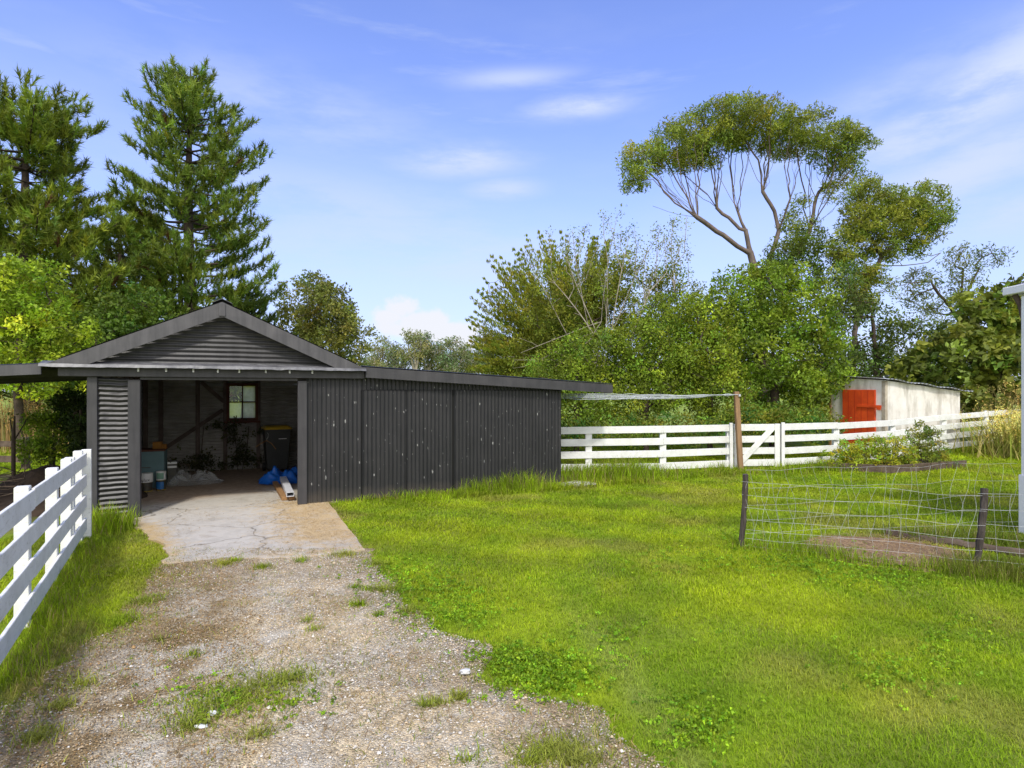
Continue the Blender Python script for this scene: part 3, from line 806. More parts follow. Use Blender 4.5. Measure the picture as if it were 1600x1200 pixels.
def ellipsoids(lst, n_total, shell=0.55, mind=0.0, seed=1):
    """lst: (px,py,Y,rx_px,rz_px,ry_m). Points inside the union, denser to the shell."""
    r = np.random.default_rng(seed)
    vol = np.array([(e[3] * e[4]) * (e[2] / F) ** 2 for e in lst]); cnt = np.maximum(3, (n_total * vol / vol.sum()).astype(int))
    out = []
    for e, c in zip(lst, cnt):
        g = r.normal(0, 1, (c, 3)); g /= np.linalg.norm(g, axis=1, keepdims=True)
        g *= (shell ** 3 + (1 - shell ** 3) * r.random((c, 1))) ** (1 / 3)
        cen = P(e[0], e[1], e[2]); out.append(cen + g * np.array([e[3] / F * e[2], e[5], e[4] / F * e[2]]))
    pts = np.concatenate(out)
    if mind > 0:
        keep = []
        for p in pts[r.permutation(len(pts))]:
            if not keep or np.min(np.linalg.norm(np.array(keep) - p, axis=1)) > mind: keep.append(p)
        pts = np.array(keep)
    return pts


def tree(name, label, cat, base, limbs, att, n_per, spread, size, aspect, colr, R0, rt=0.008, bark='bark', group=None, leafmat='leaf', seed=0, wander=0.06, trunkname='trunk', crownname='crown', extra=None, **kw):
    o = thing(name, label, cat, tuple(base), 0, group)
    pts, par = make_skeleton(limbs, att, seed=seed, wander=wander)
    v, f = skeleton_mesh(pts, par, R0, rt)
    np_mesh(trunkname, v, f, M_[bark], o, smooth=True)
    v, f, c_ = leaves(att if extra is None else np.concatenate([att, extra]), n_per, spread, size, aspect, colr, **kw)
    np_mesh(crownname, v, f, M_[leafmat], o, colors=c_)
    return o


# --- pines -------------------------------------------------------------------
def pine(label, base_px, Yd, top_px, prof, stem2=None, z_low=1.5, seed=0, density=1.0, colr=(0.178, 0.250, 0.036), group=None, apex=None):
    """prof: list of (py, left_px, right_px) crown edges as seen from the front, in pixels from the trunk."""
    r = np.random.default_rng(seed)
    base = P(base_px, HY, Yd); base[2] = 0
    o = thing('pine_tree', label, 'tree', tuple(base), 0, group)
    ztop = CAMH + (HY - top_px) / F * Yd - 0.5
    zs = np.array([CAMH + (HY - p[0]) / F * Yd for p in prof])[::-1]
    Ls = np.array([p[1] / F * Yd for p in prof])[::-1]; Rs = np.array([p[2] / F * Yd for p in prof])[::-1]
    MBt = []
    trunk_z = np.linspace(0, ztop, 24)
    R0 = 0.36
    tp = np.column_stack([base[0] + 0.12 * np.sin(trunk_z * 0.4), base[1] + 0.1 * np.cos(trunk_z * 0.5), trunk_z])
    vs, fs, off = [], [], 0

    def addtube(pp, rr_, k):
        nonlocal off
        ring = tube_rings(np.asarray(pp), np.asarray(rr_), k); m = len(pp)
        a = np.arange((m - 1) * k).reshape(m - 1, k); b = np.roll(a, -1, axis=1)
        fs.append(np.stack([a, b, b + k, a + k], -1).reshape(-1, 4) + off); vs.append(ring); off += len(ring)
    addtube(tp, R0 * (1 - trunk_z / ztop) ** 0.8 + 0.02, 10)
    if stem2 is not None:
        dx, zt = stem2
        zz = np.linspace(0.5, zt, 18); t_ = zz / zt
        addtube(np.column_stack([base[0] + dx * np.sqrt(t_), base[1] + 0.35 * t_, zz]), 0.26 * (1 - t_) + 0.02, 8)
    tc, td, tb = [], [], []
    z = z_low
    while z < ztop - 0.3:
        nb = r.integers(4, 6); a0 = r.random() * 6.28
        for b in range(nb):
            az = a0 + b * 2 * math.pi / nb + r.normal(0, .25)
            ca = math.cos(az)
            Lm = np.interp(z, zs, Ls); Rm = np.interp(z, zs, Rs)
            Lb = (Rm if ca > 0 else Lm); Lb = Lb * abs(ca) + 0.5 * (Lm + Rm) * (1 - abs(ca))
            Lb *= r.uniform(0.42, 1.12)
            if Lb < 0.25: continue
            t_ = np.linspace(0, 1, 9)
            rise = Lb * (-0.04 * t_ + 0.40 * t_ ** 2.4) + r.normal(0, .04) * t_
            w = r.normal(0, .08) * Lb
            px_ = tp[0][0] + np.cos(az) * Lb * t_ - np.sin(az) * w * t_ ** 2; py_ = base[1] + np.sin(az) * Lb * t_ + np.cos(az) * w * t_ ** 2
            bp = np.column_stack([px_, py_, z + rise])
            addtube(bp, (0.018 + 0.014 * Lb) * (1 - 0.85 * t_), 5)
            ns = max(3, int(Lb / 0.185 * density))
            tone = math.exp(r.normal(0, .16))
            for q in range(ns):
                f_ = 0.30 + 0.70 * (q + r.random()) / ns if Lb > 1.2 else r.random()
                k = f_ * 8; i0 = min(int(k), 7); c0 = bp[i0] + (bp[i0 + 1] - bp[i0]) * (k - i0)
                sl = (0.25 + 0.30 * Lb * (1.15 - f_)) * r.uniform(.4, 1.2)
                sgn = -1 if q % 2 else 1
                sa_ = az + sgn * r.uniform(0.5, 1.15)
                nt = max(1, int(sl / 0.20))
                for w_ in range(nt):
                    g_ = (w_ + r.random() * 0.6 + .4) / nt
                    tc.append(c0 + np.array([math.cos(sa_) * sl * g_, math.sin(sa_) * sl * g_, 0.16 * sl * g_ + r.normal(0, .05)]))
                    td.append((0.55 * math.cos(sa_) + r.normal(0, .3), 0.55 * math.sin(sa_) + r.normal(0, .3), 0.95 + r.normal(0, .2)))
                    tb.append(tone)
            tc.append(bp[-1]); td.append((0.4 * math.cos(az), 0.4 * math.sin(az), 1.0)); tb.append(tone)
        z += r.uniform(0.35, 0.56) * (0.7 if z > ztop * 0.8 else 1.0)
    for ax in (apex or [(0, 0)]):
        for k in range(8):
            zt = ztop - k * 0.25 - ax[1]
            tc.append(np.array([tp[-1][0] + ax[0] + r.normal(0, .07 * k), base[1] + r.normal(0, .06 * k), zt])); td.append((r.normal(0, .15), r.normal(0, .15), 1)); tb.append(1)
    np_mesh('trunk', np.concatenate(vs), np.concatenate(fs), M_['bark'], o, smooth=True)
    tc, td, tb = np.array(tc), np.array(td), np.array(tb); td /= np.linalg.norm(td, axis=1, keepdims=True)
    k = 36; m = len(tc); n = m * k
    ax = np.repeat(td, k, 0); cc_ = np.repeat(tc, k, 0)
    pos = rng.uniform(-0.26, 0.14, (n, 1))
    dr = ax * rng.uniform(0.6, 1.2, (n, 1)) + rng.normal(0, .46, (n, 3)); dr /= np.linalg.norm(dr, axis=1, keepdims=True)
    L = rng.uniform(.18, .36, (n, 1)); s_ = np.cross(dr, rng.normal(0, 1, (n, 3))); s_ /= np.linalg.norm(s_, axis=1, keepdims=True)
    a = cc_ + ax * pos; wd = 0.019
    v = np.stack([a - s_ * wd, a + s_ * wd, a + dr * L], 1).reshape(-1, 3)
    cb = np.array(colr) * np.exp(rng.normal(0, .18, (m, 1))) * tb[:, None] * (1 + rng.normal(0, .10, (m, 1)) * np.array([1.2, .2, -.3]))
    br = rng.random(m) < 0.012; cb[br] = (0.10, 0.055, 0.02)
    c_ = np.repeat(np.repeat(cb, k, 0) * np.exp(rng.normal(0, .15, (n, 1))), 3, 0)
    np_mesh('crown', v, np.arange(n * 3).reshape(-1, 3), M_['needle'], o, colors=c_)
    return o


PG = 'pines behind the shed'
pine('tall dark pine with a pointed double top rising behind the shed gable', 297, 27, 92,
     [(92, 14, 14), (110, 34, 30), (150, 62, 42), (185, 95, 60), (230, 70, 98), (280, 105, 98), (330, 130, 95), (380, 112, 136), (430, 95, 132), (480, 112, 140), (540, 140, 120), (610, 120, 110)], stem2=(-0.7, 9.5), seed=3, group=PG, apex=[(-0.55, 0.0), (0.2, 0.1), (0.55, 0.45), (-0.25, 0.35)])
pine('broad pine with wide shelving branches at the far edge beside the shed', 42, 23, 146,
     [(118, 30, 45), (150, 80, 100), (190, 110, 125), (240, 130, 132), (300, 150, 105), (340, 150, 140), (400, 180, 150), (450, 190, 175), (520, 190, 190), (610, 150, 120)], seed=8, group=PG, z_low=2.5, colr=(0.205, 0.268, 0.032), apex=[(-0.6, 0.1), (0.5, 0.2), (-1.2, 0.2), (1.6, 0.6)])
pine('younger pine filling the gap between the two tall pines', 190, 30, 330,
     [(330, 20, 30), (370, 50, 60), (430, 80, 80), (500, 100, 90), (610, 100, 90)], seed=14, group=PG, colr=(0.13, 0.175, 0.028))
pine('low dark pine just left of the round tree behind the roof', 385, 31, 440,
     [(440, 20, 35), (470, 45, 50), (520, 60, 60), (610, 70, 60)], seed=19, group=PG, colr=(0.09, 0.14, 0.024))

# --- broadleaf trees -----------------------------------------------------------
def gb(px, Yd): b = P(px, HY, Yd); b[2] = float(gz(b[0], b[1])); return b
def vstem(px, Yd, *pts): return [gb(px, Yd)] + [P(*p) for p in pts]

tree('leafy_tree', 'fresh yellow-green leafy tree at the far edge under the broad pine', 'tree', gb(30, 18), [vstem(30, 18, (28, 560, 18), (35, 480, 18)), [P(30, 540, 18), P(80, 470, 18.5)]],
     ellipsoids([(-10, 470, 18, 60, 70, 1.3), (55, 455, 18, 50, 55, 1.1), (20, 540, 18, 80, 45, 1.3), (95, 520, 18.5, 50, 40, 1.0), (70, 585, 18, 70, 30, 1)], 330, 0.5, .18, 2), 46, .30, .13, .6, (0.165, 0.235, 0.022), .12, seed=2)
tree('leafy_tree', 'deep green tree between the pines low behind the shed roof', 'tree', gb(150, 21), [vstem(150, 21, (150, 560, 21), (155, 500, 21))],
     ellipsoids([(150, 545, 21, 90, 60, 1.6), (215, 500, 22, 70, 50, 1.5), (100, 590, 20, 80, 40, 1.5)], 260, 0.5, .2, 3), 44, .36, .15, .6, (0.060, 0.105, 0.016), .12, seed=3)
tree('round_tree', 'rounded olive-green tree standing behind the roof right of the pines', 'tree', gb(505, 36), [vstem(505, 36, (503, 560, 36), (500, 520, 36), (497, 470, 36)), [P(503, 545, 36), P(540, 500, 36)], [P(503, 550, 36), P(465, 490, 36)]],
     ellipsoids([(485, 480, 36, 52, 50, 2.3), (520, 490, 36, 40, 45, 2.0), (550, 535, 36, 32, 45, 1.8), (460, 520, 36, 35, 50, 1.8), (510, 545, 36, 60, 40, 2.2)], 420, 0.6, .3, 4), 60, .48, .19, .55, (0.120, 0.135, 0.038), .3, .012, 'palebark', seed=4, clump_var=.2)
# far shelterbelt of gums seen past the lean-to roof
far = [(598, 545, 110, 26, 26), (622, 552, 105, 22, 22), (648, 530, 100, 22, 18), (668, 540, 104, 24, 26), (690, 552, 108, 22, 22), (712, 548, 100, 26, 26), (735, 556, 105, 24, 24), (760, 540, 100, 24, 34), (585, 570, 100, 18, 16)]
fl = ['pale far gum at the shed end of the distant tree row', 'small dark far gum second in the distant tree row', 'tallest thin-topped far gum with pale bare trunk', 'pale upright far gum beside the tallest one', 'low dark far gum mid row above the lean-to roof', 'wide far gum with pale trunks above the lean-to roof', 'low bushy far gum near the feathery conifer', 'far gum partly hidden behind the feathery conifer', 'smallest rounded far tree beside the round olive tree']
for q, ((px, py, Yd, rx, rz), lb) in enumerate(zip(far, fl)):
    tree('gum_tree', lb, 'tree', gb(px, Yd), [vstem(px, Yd, (px + 2, 590, Yd), (px - 1, py, Yd)), [P(px, 590, Yd), P(px + rx * .5, py, Yd)], [P(px, 585, Yd), P(px - rx * .5, py + 6, Yd)]],
         ellipsoids([(px - 4, py - 2, Yd, rx * .6, rz * .7, 2.5), (px + 8, py + 12, Yd, rx * .7, rz * .6, 2.5), (px - 8, py + 24, Yd, rx, rz * .5, 3)], 95, 0.3, .5, 30 + q), 34, .95, .42, .4,
         ((0.15, 0.165, 0.085) if q % 2 == 0 else (0.095, 0.125, 0.07)), .35, .05, 'palebark', 'gums in the distant shelterbelt', seed=30 + q)
# dense hedge trees behind the fence
def sprays(cen_list, seed):
    return None
q_ = np.random.default_rng(42)
spt, spr, spd = [], [], []
ccx, ccy = 905, 590
for k in range(250):
    a_ = math.radians(q_.uniform(66, 188)); am = math.degrees(a_)
    reach = np.interp(am, [48, 70, 90, 105, 125, 145, 160, 175, 186], [175, 205, 212, 228, 222, 196, 176, 165, 150]) * (q_.uniform(.80, 1.06) if k % 2 else q_.uniform(.45, .85))
    dY = q_.normal(0, .9); bow = q_.uniform(-.04, .10)
    for f_ in np.linspace(.34, 1.0, 17):
        x_, y_ = ccx + reach * f_ * math.cos(a_), ccy - reach * f_ * math.sin(a_) + reach * bow * (f_ ** 2 - f_) * 4 * .4
        spt.append(P(x_, y_, 23 + dY * f_)); w_ = .46 * (1.03 - f_) ** .8 + .04; spr.append((w_ * 1.15, w_ * 1.3, w_ * .65))
spt, spr = np.array(spt), np.array(spr)
o = thing('feathery_conifer', 'feathery conifer with upswept spiky sprays right of the open sky gap', 'tree', tuple(gb(905, 23)))
pts, par = make_skeleton([vstem(905, 23, (903, 560, 23), (900, 440, 23)), [P(903, 580, 23), P(820, 480, 23)], [P(903, 580, 23), P(790, 540, 23)], [P(903, 560, 23), P(850, 420, 23)], [P(903, 560, 23), P(970, 430, 23)]], spt[::5], seed=5, wander=.03)
v, f = skeleton_mesh(pts, par, .2, .008); np_mesh('trunk', v, f, M_['bark'], o, smooth=True)
v, f, c_ = leaves(spt, 15, spr, .16, .26, (0.135, 0.158, 0.020), clump_var=.14, out_from=P(905, 640, 23)); np_mesh('crown', v, f, M_['leaf'], o, colors=c_)
# nearly bare tree
r_ = np.random.default_rng(7)
o = thing('bare_tree', 'grey twiggy many-stemmed tree with few leaves in front of the feathery conifer', 'tree', tuple(gb(940, 19.6)))
lims, tips = [vstem(940, 19.6, (940, 600, 19.6), (941, 560, 19.6))], []
for k in range(20):
    low_ = k % 4 == 0
    tx = r_.uniform(800, 905) if low_ else r_.uniform(835, 1085); ty = r_.uniform(530, 580) if low_ else 392 + .0022 * (tx - 950) ** 2 + r_.normal(0, 34)
    sx_, sy_ = 942 + r_.normal(0, 12) + (tx - 940) * .12, r_.uniform(500, 610); dY = r_.normal(0, .7)
    A_, C_ = P(sx_, sy_, 19.6), P(tx, ty, 19.5 + dY); B_ = P(sx_ + (tx - sx_) * r_.uniform(.25, .7) + r_.normal(0, 9), sy_ + (ty - sy_) * r_.uniform(.4, .7), 19.5 + dY * .5)
    cur = [A_ * (1 - t_) ** 2 + 2 * B_ * t_ * (1 - t_) + C_ * t_ ** 2 for t_ in np.linspace(0, 1, 9)]; lims.append(cur)
    tips += [cur[j] + r_.normal(0, .22, 3) + np.array([0, 0, .1]) for j in (4, 5, 6, 7, 7, 8, 8)]
for k in range(26):
    tx = r_.uniform(845, 1085); ty = r_.uniform(335, 400); A_, C_ = P(tx + r_.normal(0, 14), ty + r_.uniform(50, 95), 20), P(tx, ty, 20)
    lims.append([A_, (A_ + C_) / 2 + r_.normal(0, .05, 3), C_]); tips += [A_ + (C_ - A_) * t_ + r_.normal(0, .05, 3) for t_ in (.45, .6, .75, .9, 1.0)]
tips = np.array(tips)
pts, par = make_skeleton(lims, tips, seed=7, wander=.05)
v, f = skeleton_mesh(pts, par, .045, .0065); np_mesh('trunk', v, f, M_['greybark'], o, smooth=True)
k = r_.random(len(tips)) < np.where(tips[:, 2] > P(0, 430, 20)[2], .95, .45)
v, f, c_ = leaves(tips[k], 15, .24, .08, .5, (0.13, 0.16, 0.03)); np_mesh('crown', v, f, M_['leaf'], o, colors=c_)
tree('thicket_tree', 'fine pale-green thicket filling the gap behind the grey many-stemmed tree', 'tree', gb(1010, 21.5), [vstem(1010, 21.5, (1010, 560, 21.5), (1000, 480, 21.5)), [P(1010, 580, 21.5), P(930, 500, 21.5)], [P(1010, 580, 21.5), P(1080, 490, 21.5)]],
     ellipsoids([(1000, 465, 21.5, 75, 55, 1.4), (930, 480, 20.8, 75, 62, 1.4), (860, 480, 21, 45, 55, 1.2), (960, 420, 21.5, 45, 30, 1), (1075, 490, 21.5, 55, 45, 1.3), (990, 560, 21.5, 130, 60, 1.5), (860, 560, 21.5, 70, 60, 1.4), (1040, 440, 21.5, 40, 25, 1), (800, 575, 22.5, 50, 40, 1.2)], 700, .45, .18, 18), 50, .30, .105, .5, (0.118, 0.150, 0.022), .12, seed=18, clump_var=.25)
HG = None
hedge_specs = [
    ('small-leaved dark bush behind the clothesline at the lean-to end', 900, 17.2, [(880, 590, 17.2, 60, 45, 1.0), (905, 640, 16.8, 50, 40, .9), (930, 560, 17.6, 60, 45, 1.0)], (0.105, 0.155, 0.018), 300),
    ('dense small-leaved bush behind the middle of the clothesline', 1010, 17.4, [(1000, 545, 17.8, 60, 55, 1.2), (985, 620, 17.2, 60, 55, 1.0), (1040, 580, 17.5, 55, 70, 1.1), (1030, 500, 18, 45, 35, 1.0)], (0.115, 0.165, 0.018), 380),
    ('mid-green bush behind the clothesline post', 1110, 17.4, [(1100, 560, 17.6, 55, 60, 1.2), (1125, 620, 17.2, 50, 55, 1.0), (1080, 500, 18.0, 40, 35, 1)], (0.12, 0.17, 0.018), 330)]
for q, (lb, bx_, Yd, el, cc_, n) in enumerate(hedge_specs):
    tree('bush', lb, 'bush', gb(bx_, Yd), [vstem(bx_, Yd, (bx_, 620, Yd), (bx_ + 5, 560, Yd))], ellipsoids(el, n, .5, .14, 50 + q), 58, .30, .085, .6, cc_, .09, seed=50 + q, clump_var=.25)
tree('leafy_tree', 'bright green bushy tree behind the small white gate', 'tree', gb(1210, 18.6), [vstem(1210, 18.6, (1210, 580, 18.6), (1200, 480, 18.6)), [P(1210, 580, 18.6), P(1260, 500, 18.8)], [P(1208, 590, 18.6), P(1140, 500, 18.4)]],
     ellipsoids([(1180, 460, 18.8, 75, 45, 1.3), (1130, 500, 18.4, 50, 45, 1.1), (1250, 490, 18.8, 65, 50, 1.2), (1170, 545, 18.3, 75, 60, 1.3), (1265, 570, 18.5, 60, 70, 1.2), (1220, 620, 18, 80, 50, 1.2), (1215, 430, 19, 40, 25, .9)], 520, .55, .16, 8), 52, .32, .12, .58, (0.108, 0.165, 0.018), .16, seed=8, clump_var=.28)
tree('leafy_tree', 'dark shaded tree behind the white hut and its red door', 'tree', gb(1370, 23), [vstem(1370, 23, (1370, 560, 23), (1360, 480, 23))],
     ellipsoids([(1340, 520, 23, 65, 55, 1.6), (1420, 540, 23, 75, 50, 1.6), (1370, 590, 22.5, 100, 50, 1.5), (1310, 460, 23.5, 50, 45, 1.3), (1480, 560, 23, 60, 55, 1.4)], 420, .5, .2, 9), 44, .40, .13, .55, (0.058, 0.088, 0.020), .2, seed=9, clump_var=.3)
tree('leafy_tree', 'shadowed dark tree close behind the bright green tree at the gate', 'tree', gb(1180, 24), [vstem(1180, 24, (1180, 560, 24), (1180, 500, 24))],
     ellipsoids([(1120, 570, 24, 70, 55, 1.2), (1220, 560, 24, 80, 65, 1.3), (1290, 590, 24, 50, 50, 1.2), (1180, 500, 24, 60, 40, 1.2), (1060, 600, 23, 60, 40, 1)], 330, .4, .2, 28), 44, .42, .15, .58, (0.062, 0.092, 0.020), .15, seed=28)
# tall gum: limbs traced, umbrella crown
Yg = 27
lim = [vstem(1195, Yg, (1192, 560, Yg), (1188, 450, Yg), (1172, 395, Yg), (1165, 360, Yg), (1148, 320, Yg), (1120, 270, Yg), (1100, 232, Yg)),
       [P(1174, 400, Yg), P(1140, 375, Yg - .4), P(1090, 340, Yg - .8), P(1050, 310, Yg - 1.0), P(1020, 280, Yg - 1.2)],
       [P(1166, 365, Yg), P(1120, 325, Yg + .4), P(1080, 295, Yg + .8), P(1060, 260, Yg + 1)],
       [P(1188, 450, Yg), P(1217, 360, Yg + .3), P(1210, 330, Yg + .2), P(1192, 300, Yg), P(1185, 250, Yg), P(1160, 215, Yg - .3), P(1130, 190, Yg - .5)],
       [P(1192, 300, Yg), P(1200, 260, Yg + .6), P(1205, 215, Yg + 1), P(1190, 180, Yg + 1)],
       [P(1217, 360, Yg + .3), P(1235, 310, Yg - .4), P(1225, 260, Yg - .8), P(1235, 210, Yg - 1)],
       [P(1190, 470, Yg), P(1265, 360, Yg + .5), P(1275, 310, Yg + .6), P(1300, 260, Yg + .8), P(1310, 230, Yg + .8)],
       [P(1268, 355, Yg + .5), P(1300, 300, Yg - .2), P(1330, 265, Yg - .6), P(1345, 240, Yg - .6)],
       [P(1275, 310, Yg + .6), P(1258, 270, Yg + 1.2), P(1262, 220, Yg + 1.5)],
       [P(1100, 340, Yg - .7), P(1060, 335, Yg - .2), P(1020, 322, Yg)]]
q_ = np.random.default_rng(55)
starts = [(1150, 335, Yg), (1188, 440, Yg), (1217, 362, Yg + .3), (1268, 357, Yg + .5), (1120, 315, Yg + .2), (1196, 300, Yg), (1236, 308, Yg - .4), (1290, 300, Yg + .3), (1172, 398, Yg), (1090, 340, Yg - .8)]
for k in range(58):
    tx = 985 + 365 * (k + q_.random()) / 58; ty = 262 - 62 * math.sin(math.pi * np.clip((tx - 985) / 365, 0, 1)) + q_.normal(0, 8); ty_ = Yg + q_.normal(0, 1.0)
    sx_, sy_, sY = min(starts, key=lambda z_: abs(z_[0] - tx) * 1.0 + 0.35 * abs(z_[1] - ty) + 60 * q_.random() + (120 if z_[1] < ty + 40 else 0))
    mx, my = sx_ + (tx - sx_) * .62 + q_.normal(0, 5), sy_ + (ty - sy_) * .42 + q_.normal(0, 5)
    a_, b_, c0_ = P(sx_, sy_, sY), P(mx, my, (sY + ty_) / 2 + q_.normal(0, .3)), P(tx, ty, ty_)
    lim.append([a_ * (1 - t_) ** 2 + 2 * b_ * t_ * (1 - t_) + c0_ * t_ ** 2 + q_.normal(0, .05, 3) * (0 < t_ < 1) for t_ in np.linspace(0, 1, 8)])
crown = ellipsoids([(990, 277, Yg - 1, 26, 20, 1.0), (1010, 247, Yg - .6, 38, 24, 1.3), (1060, 227, Yg, 50, 32, 1.8), (1110, 207, Yg + .3, 55, 36, 2.0), (1150, 192, Yg, 52, 32, 2.2), (1190, 197, Yg, 55, 28, 2.2), (1240, 207, Yg, 50, 26, 2.2), (1290, 222, Yg, 45, 26, 1.8), (1330, 232, Yg - .3, 34, 24, 1.3), (1315, 257, Yg - .3, 26, 16, 1.0), (1090, 247, Yg + .2, 36, 16, 1.2)], 520, .35, .26, 10)
tree('gum_tree', 'tall spreading gum with bare reddish limbs and umbrella-shaped crown', 'tree', gb(1195, Yg), lim, crown, 92, (.44, .44, .34), .19, .24, (0.140, 0.176, 0.034), 0.24, .009, 'gumbark', seed=10, droop=.7, clump_var=.2, wander=.05,
     extra=ellipsoids([(1255, 350, Yg, 30, 40, .8), (1300, 300, Yg, 25, 20, .6), (1235, 330, Yg, 10, 20, .4), (1340, 285, Yg, 25, 20, .6)], 34, .1, .2, 77))
tree('climbing_creeper', 'dense dark creeper clump wrapped round the fork of the tall gum', 'creeper', tuple(P(1235, 470, 26.3)), [[P(1235, 470, 26.3), P(1240, 400, 26.3), P(1260, 370, 26.4)]],
     ellipsoids([(1225, 395, 26.2, 32, 25, .8), (1270, 385, 26.4, 28, 35, .8), (1235, 430, 26.2, 55, 30, .9)], 120, .3, .2, 66), 60, .36, .13, .5, (0.075, 0.115, 0.018), .05, seed=66)
Yh = 25
lim2 = [vstem(1335, Yh, (1335, 520, Yh), (1345, 470, Yh), (1362, 430, Yh), (1378, 400, Yh), (1395, 370, Yh)), [P(1378, 402, Yh), P(1360, 370, Yh + .3), P(1345, 345, Yh)], [P(1372, 415, Yh), P(1410, 415, Yh - .3), P(1450, 410, Yh - .5), P(1470, 395, Yh - .5)], [P(1380, 398, Yh), P(1410, 370, Yh), P(1430, 350, Yh)], [P(1362, 430, Yh), P(1320, 425, Yh), P(1310, 395, Yh)], [P(1340, 480, Yh), P(1385, 450, Yh), P(1440, 440, Yh)]]
tree('gum_tree', 'shorter leaning gum with a rounded olive crown above the white hut', 'tree', gb(1335, Yh), lim2, ellipsoids([(1370, 320, Yh, 40, 26, 1.3), (1420, 320, Yh, 48, 28, 1.5), (1445, 350, Yh, 32, 34, 1.2), (1340, 350, Yh, 36, 30, 1.2), (1395, 350, Yh, 55, 28, 1.5), (1320, 385, Yh, 25, 28, .8), (1440, 385, Yh, 22, 16, .7), (1355, 300, Yh, 30, 16, .8), (1330, 400, Yh, 30, 35, .9), (1385, 385, Yh, 40, 22, 1.0), (1345, 450, Yh, 40, 40, 1.1), (1460, 335, Yh, 18, 26, .8)], 430, .35, .24, 11),
     72, (.40, .40, .30), .18, .26, (0.15, 0.185, 0.034), .11, .012, 'gumbark', seed=11, droop=.7)
Yi = 28
tree('gum_tree', 'slender wispy gum between the rounded gum and the house eave', 'tree', gb(1500, Yi), [vstem(1500, Yi, (1500, 500, Yi), (1505, 420, Yi)), [P(1500, 480, Yi), P(1530, 420, Yi)], [P(1500, 500, Yi), P(1460, 450, Yi)]],
     ellipsoids([(1500, 405, Yi, 32, 30, 1.0), (1548, 400, Yi, 24, 18, .8), (1495, 440, Yi, 40, 30, 1.0), (1430, 445, Yi, 40, 25, 1.0), (1470, 480, Yi, 60, 40, 1.2)], 150, .2, .3, 12), 34, (.40, .40, .30), .17, .28, (0.095, 0.120, 0.035), .14, .012, 'bark', seed=12, droop=.4)
tree('broad_leaved_tree', 'large-leaved spreading tree between the white hut and the house', 'tree', gb(1560, 20.5), [vstem(1560, 20.5, (1560, 600, 20.5), (1555, 520, 20.5)), [P(1560, 600, 20.5), P(1480, 540, 20)], [P(1558, 560, 20.5), P(1600, 480, 20.5)], [P(1560, 600, 20.5), P(1500, 610, 19.9)]],
     ellipsoids([(1540, 490, 20.5, 60, 40, 1.2), (1590, 480, 20.5, 40, 50, 1.2), (1500, 550, 20.2, 75, 40, 1.2), (1560, 570, 20, 80, 60, 1.3), (1440, 580, 20.5, 45, 22, .9), (1550, 620, 19.9, 70, 40, 1.0), (1630, 540, 20.5, 60, 90, 1.3)], 330, .45, .18, 13), 26, .34, .25, .66, (0.105, 0.140, 0.030), .14, seed=13, flat=.6, droop=.2, clump_var=.3)
# scrub in the gaps, foot of hedge
scrub = [('tangled undergrowth at the foot of the bushes behind the fence', [(900, 680, 15.2, 50, 22, .5), (980, 675, 15.4, 60, 22, .5), (1070, 672, 15.6, 60, 25, .5), (1150, 660, 16, 50, 25, .5), (1210, 660, 16.4, 60, 26, .5), (1275, 665, 16.6, 50, 25, .5)], (0.095, 0.135, 0.022), 330)]
for q, (lb, el, cc_, n) in enumerate(scrub):
    v, f, c_ = leaves(ellipsoids(el, n, .2, 0, 90 + q), 34, .24, .10, .4, cc_, hue=.3)
    tag(np_mesh('undergrowth', v, f, M_['leaf'], colors=c_), kind='stuff')
v = []
el = [(px, 590, 130, 30, 26 + 10 * random.random(), 3) for px in range(-700, 2400, 40) if not 560 < px < 640]
v, f, c_ = leaves(ellipsoids(el, 2600, .2, 0, 99), 22, (1.6, 1.6, 1.2), .75, .5, (0.09, 0.115, 0.06))
tag(np_mesh('distant_treeline', v, f, M_['leaf'], colors=c_), kind='stuff')
# far-left planting
tree('shrub', 'bright green shrub growing against the shed corner behind the white fence', 'shrub', gb(85, 12), [vstem(85, 12, (85, 690, 12), (88, 660, 12))],
     ellipsoids([(70, 675, 12, 38, 38, .45), (100, 650, 12.2, 30, 30, .4), (55, 700, 11.8, 25, 20, .35), (95, 700, 11.8, 35, 30, .4)], 170, .4, .09, 15), 40, .14, .065, .62, (0.125, 0.19, 0.022), .05, .006, seed=15)
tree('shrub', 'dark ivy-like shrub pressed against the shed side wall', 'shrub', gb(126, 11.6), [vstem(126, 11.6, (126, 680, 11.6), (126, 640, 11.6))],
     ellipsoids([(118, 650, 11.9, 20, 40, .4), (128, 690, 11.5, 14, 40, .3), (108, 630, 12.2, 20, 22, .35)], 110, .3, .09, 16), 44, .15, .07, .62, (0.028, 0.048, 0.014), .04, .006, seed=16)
tree('shrub', 'leafy green hedge shrub beyond the dry weeds', 'shrub', gb(60, 26), [vstem(60, 26, (60, 600, 26))], ellipsoids([(-40, 605, 26, 80, 25, 1.2), (60, 600, 26, 80, 28, 1.2), (160, 605, 26, 60, 28, 1.2)], 220, .3, .2, 17), 34, .35, .15, .5, (0.07, 0.11, 0.02), .08, seed=17)
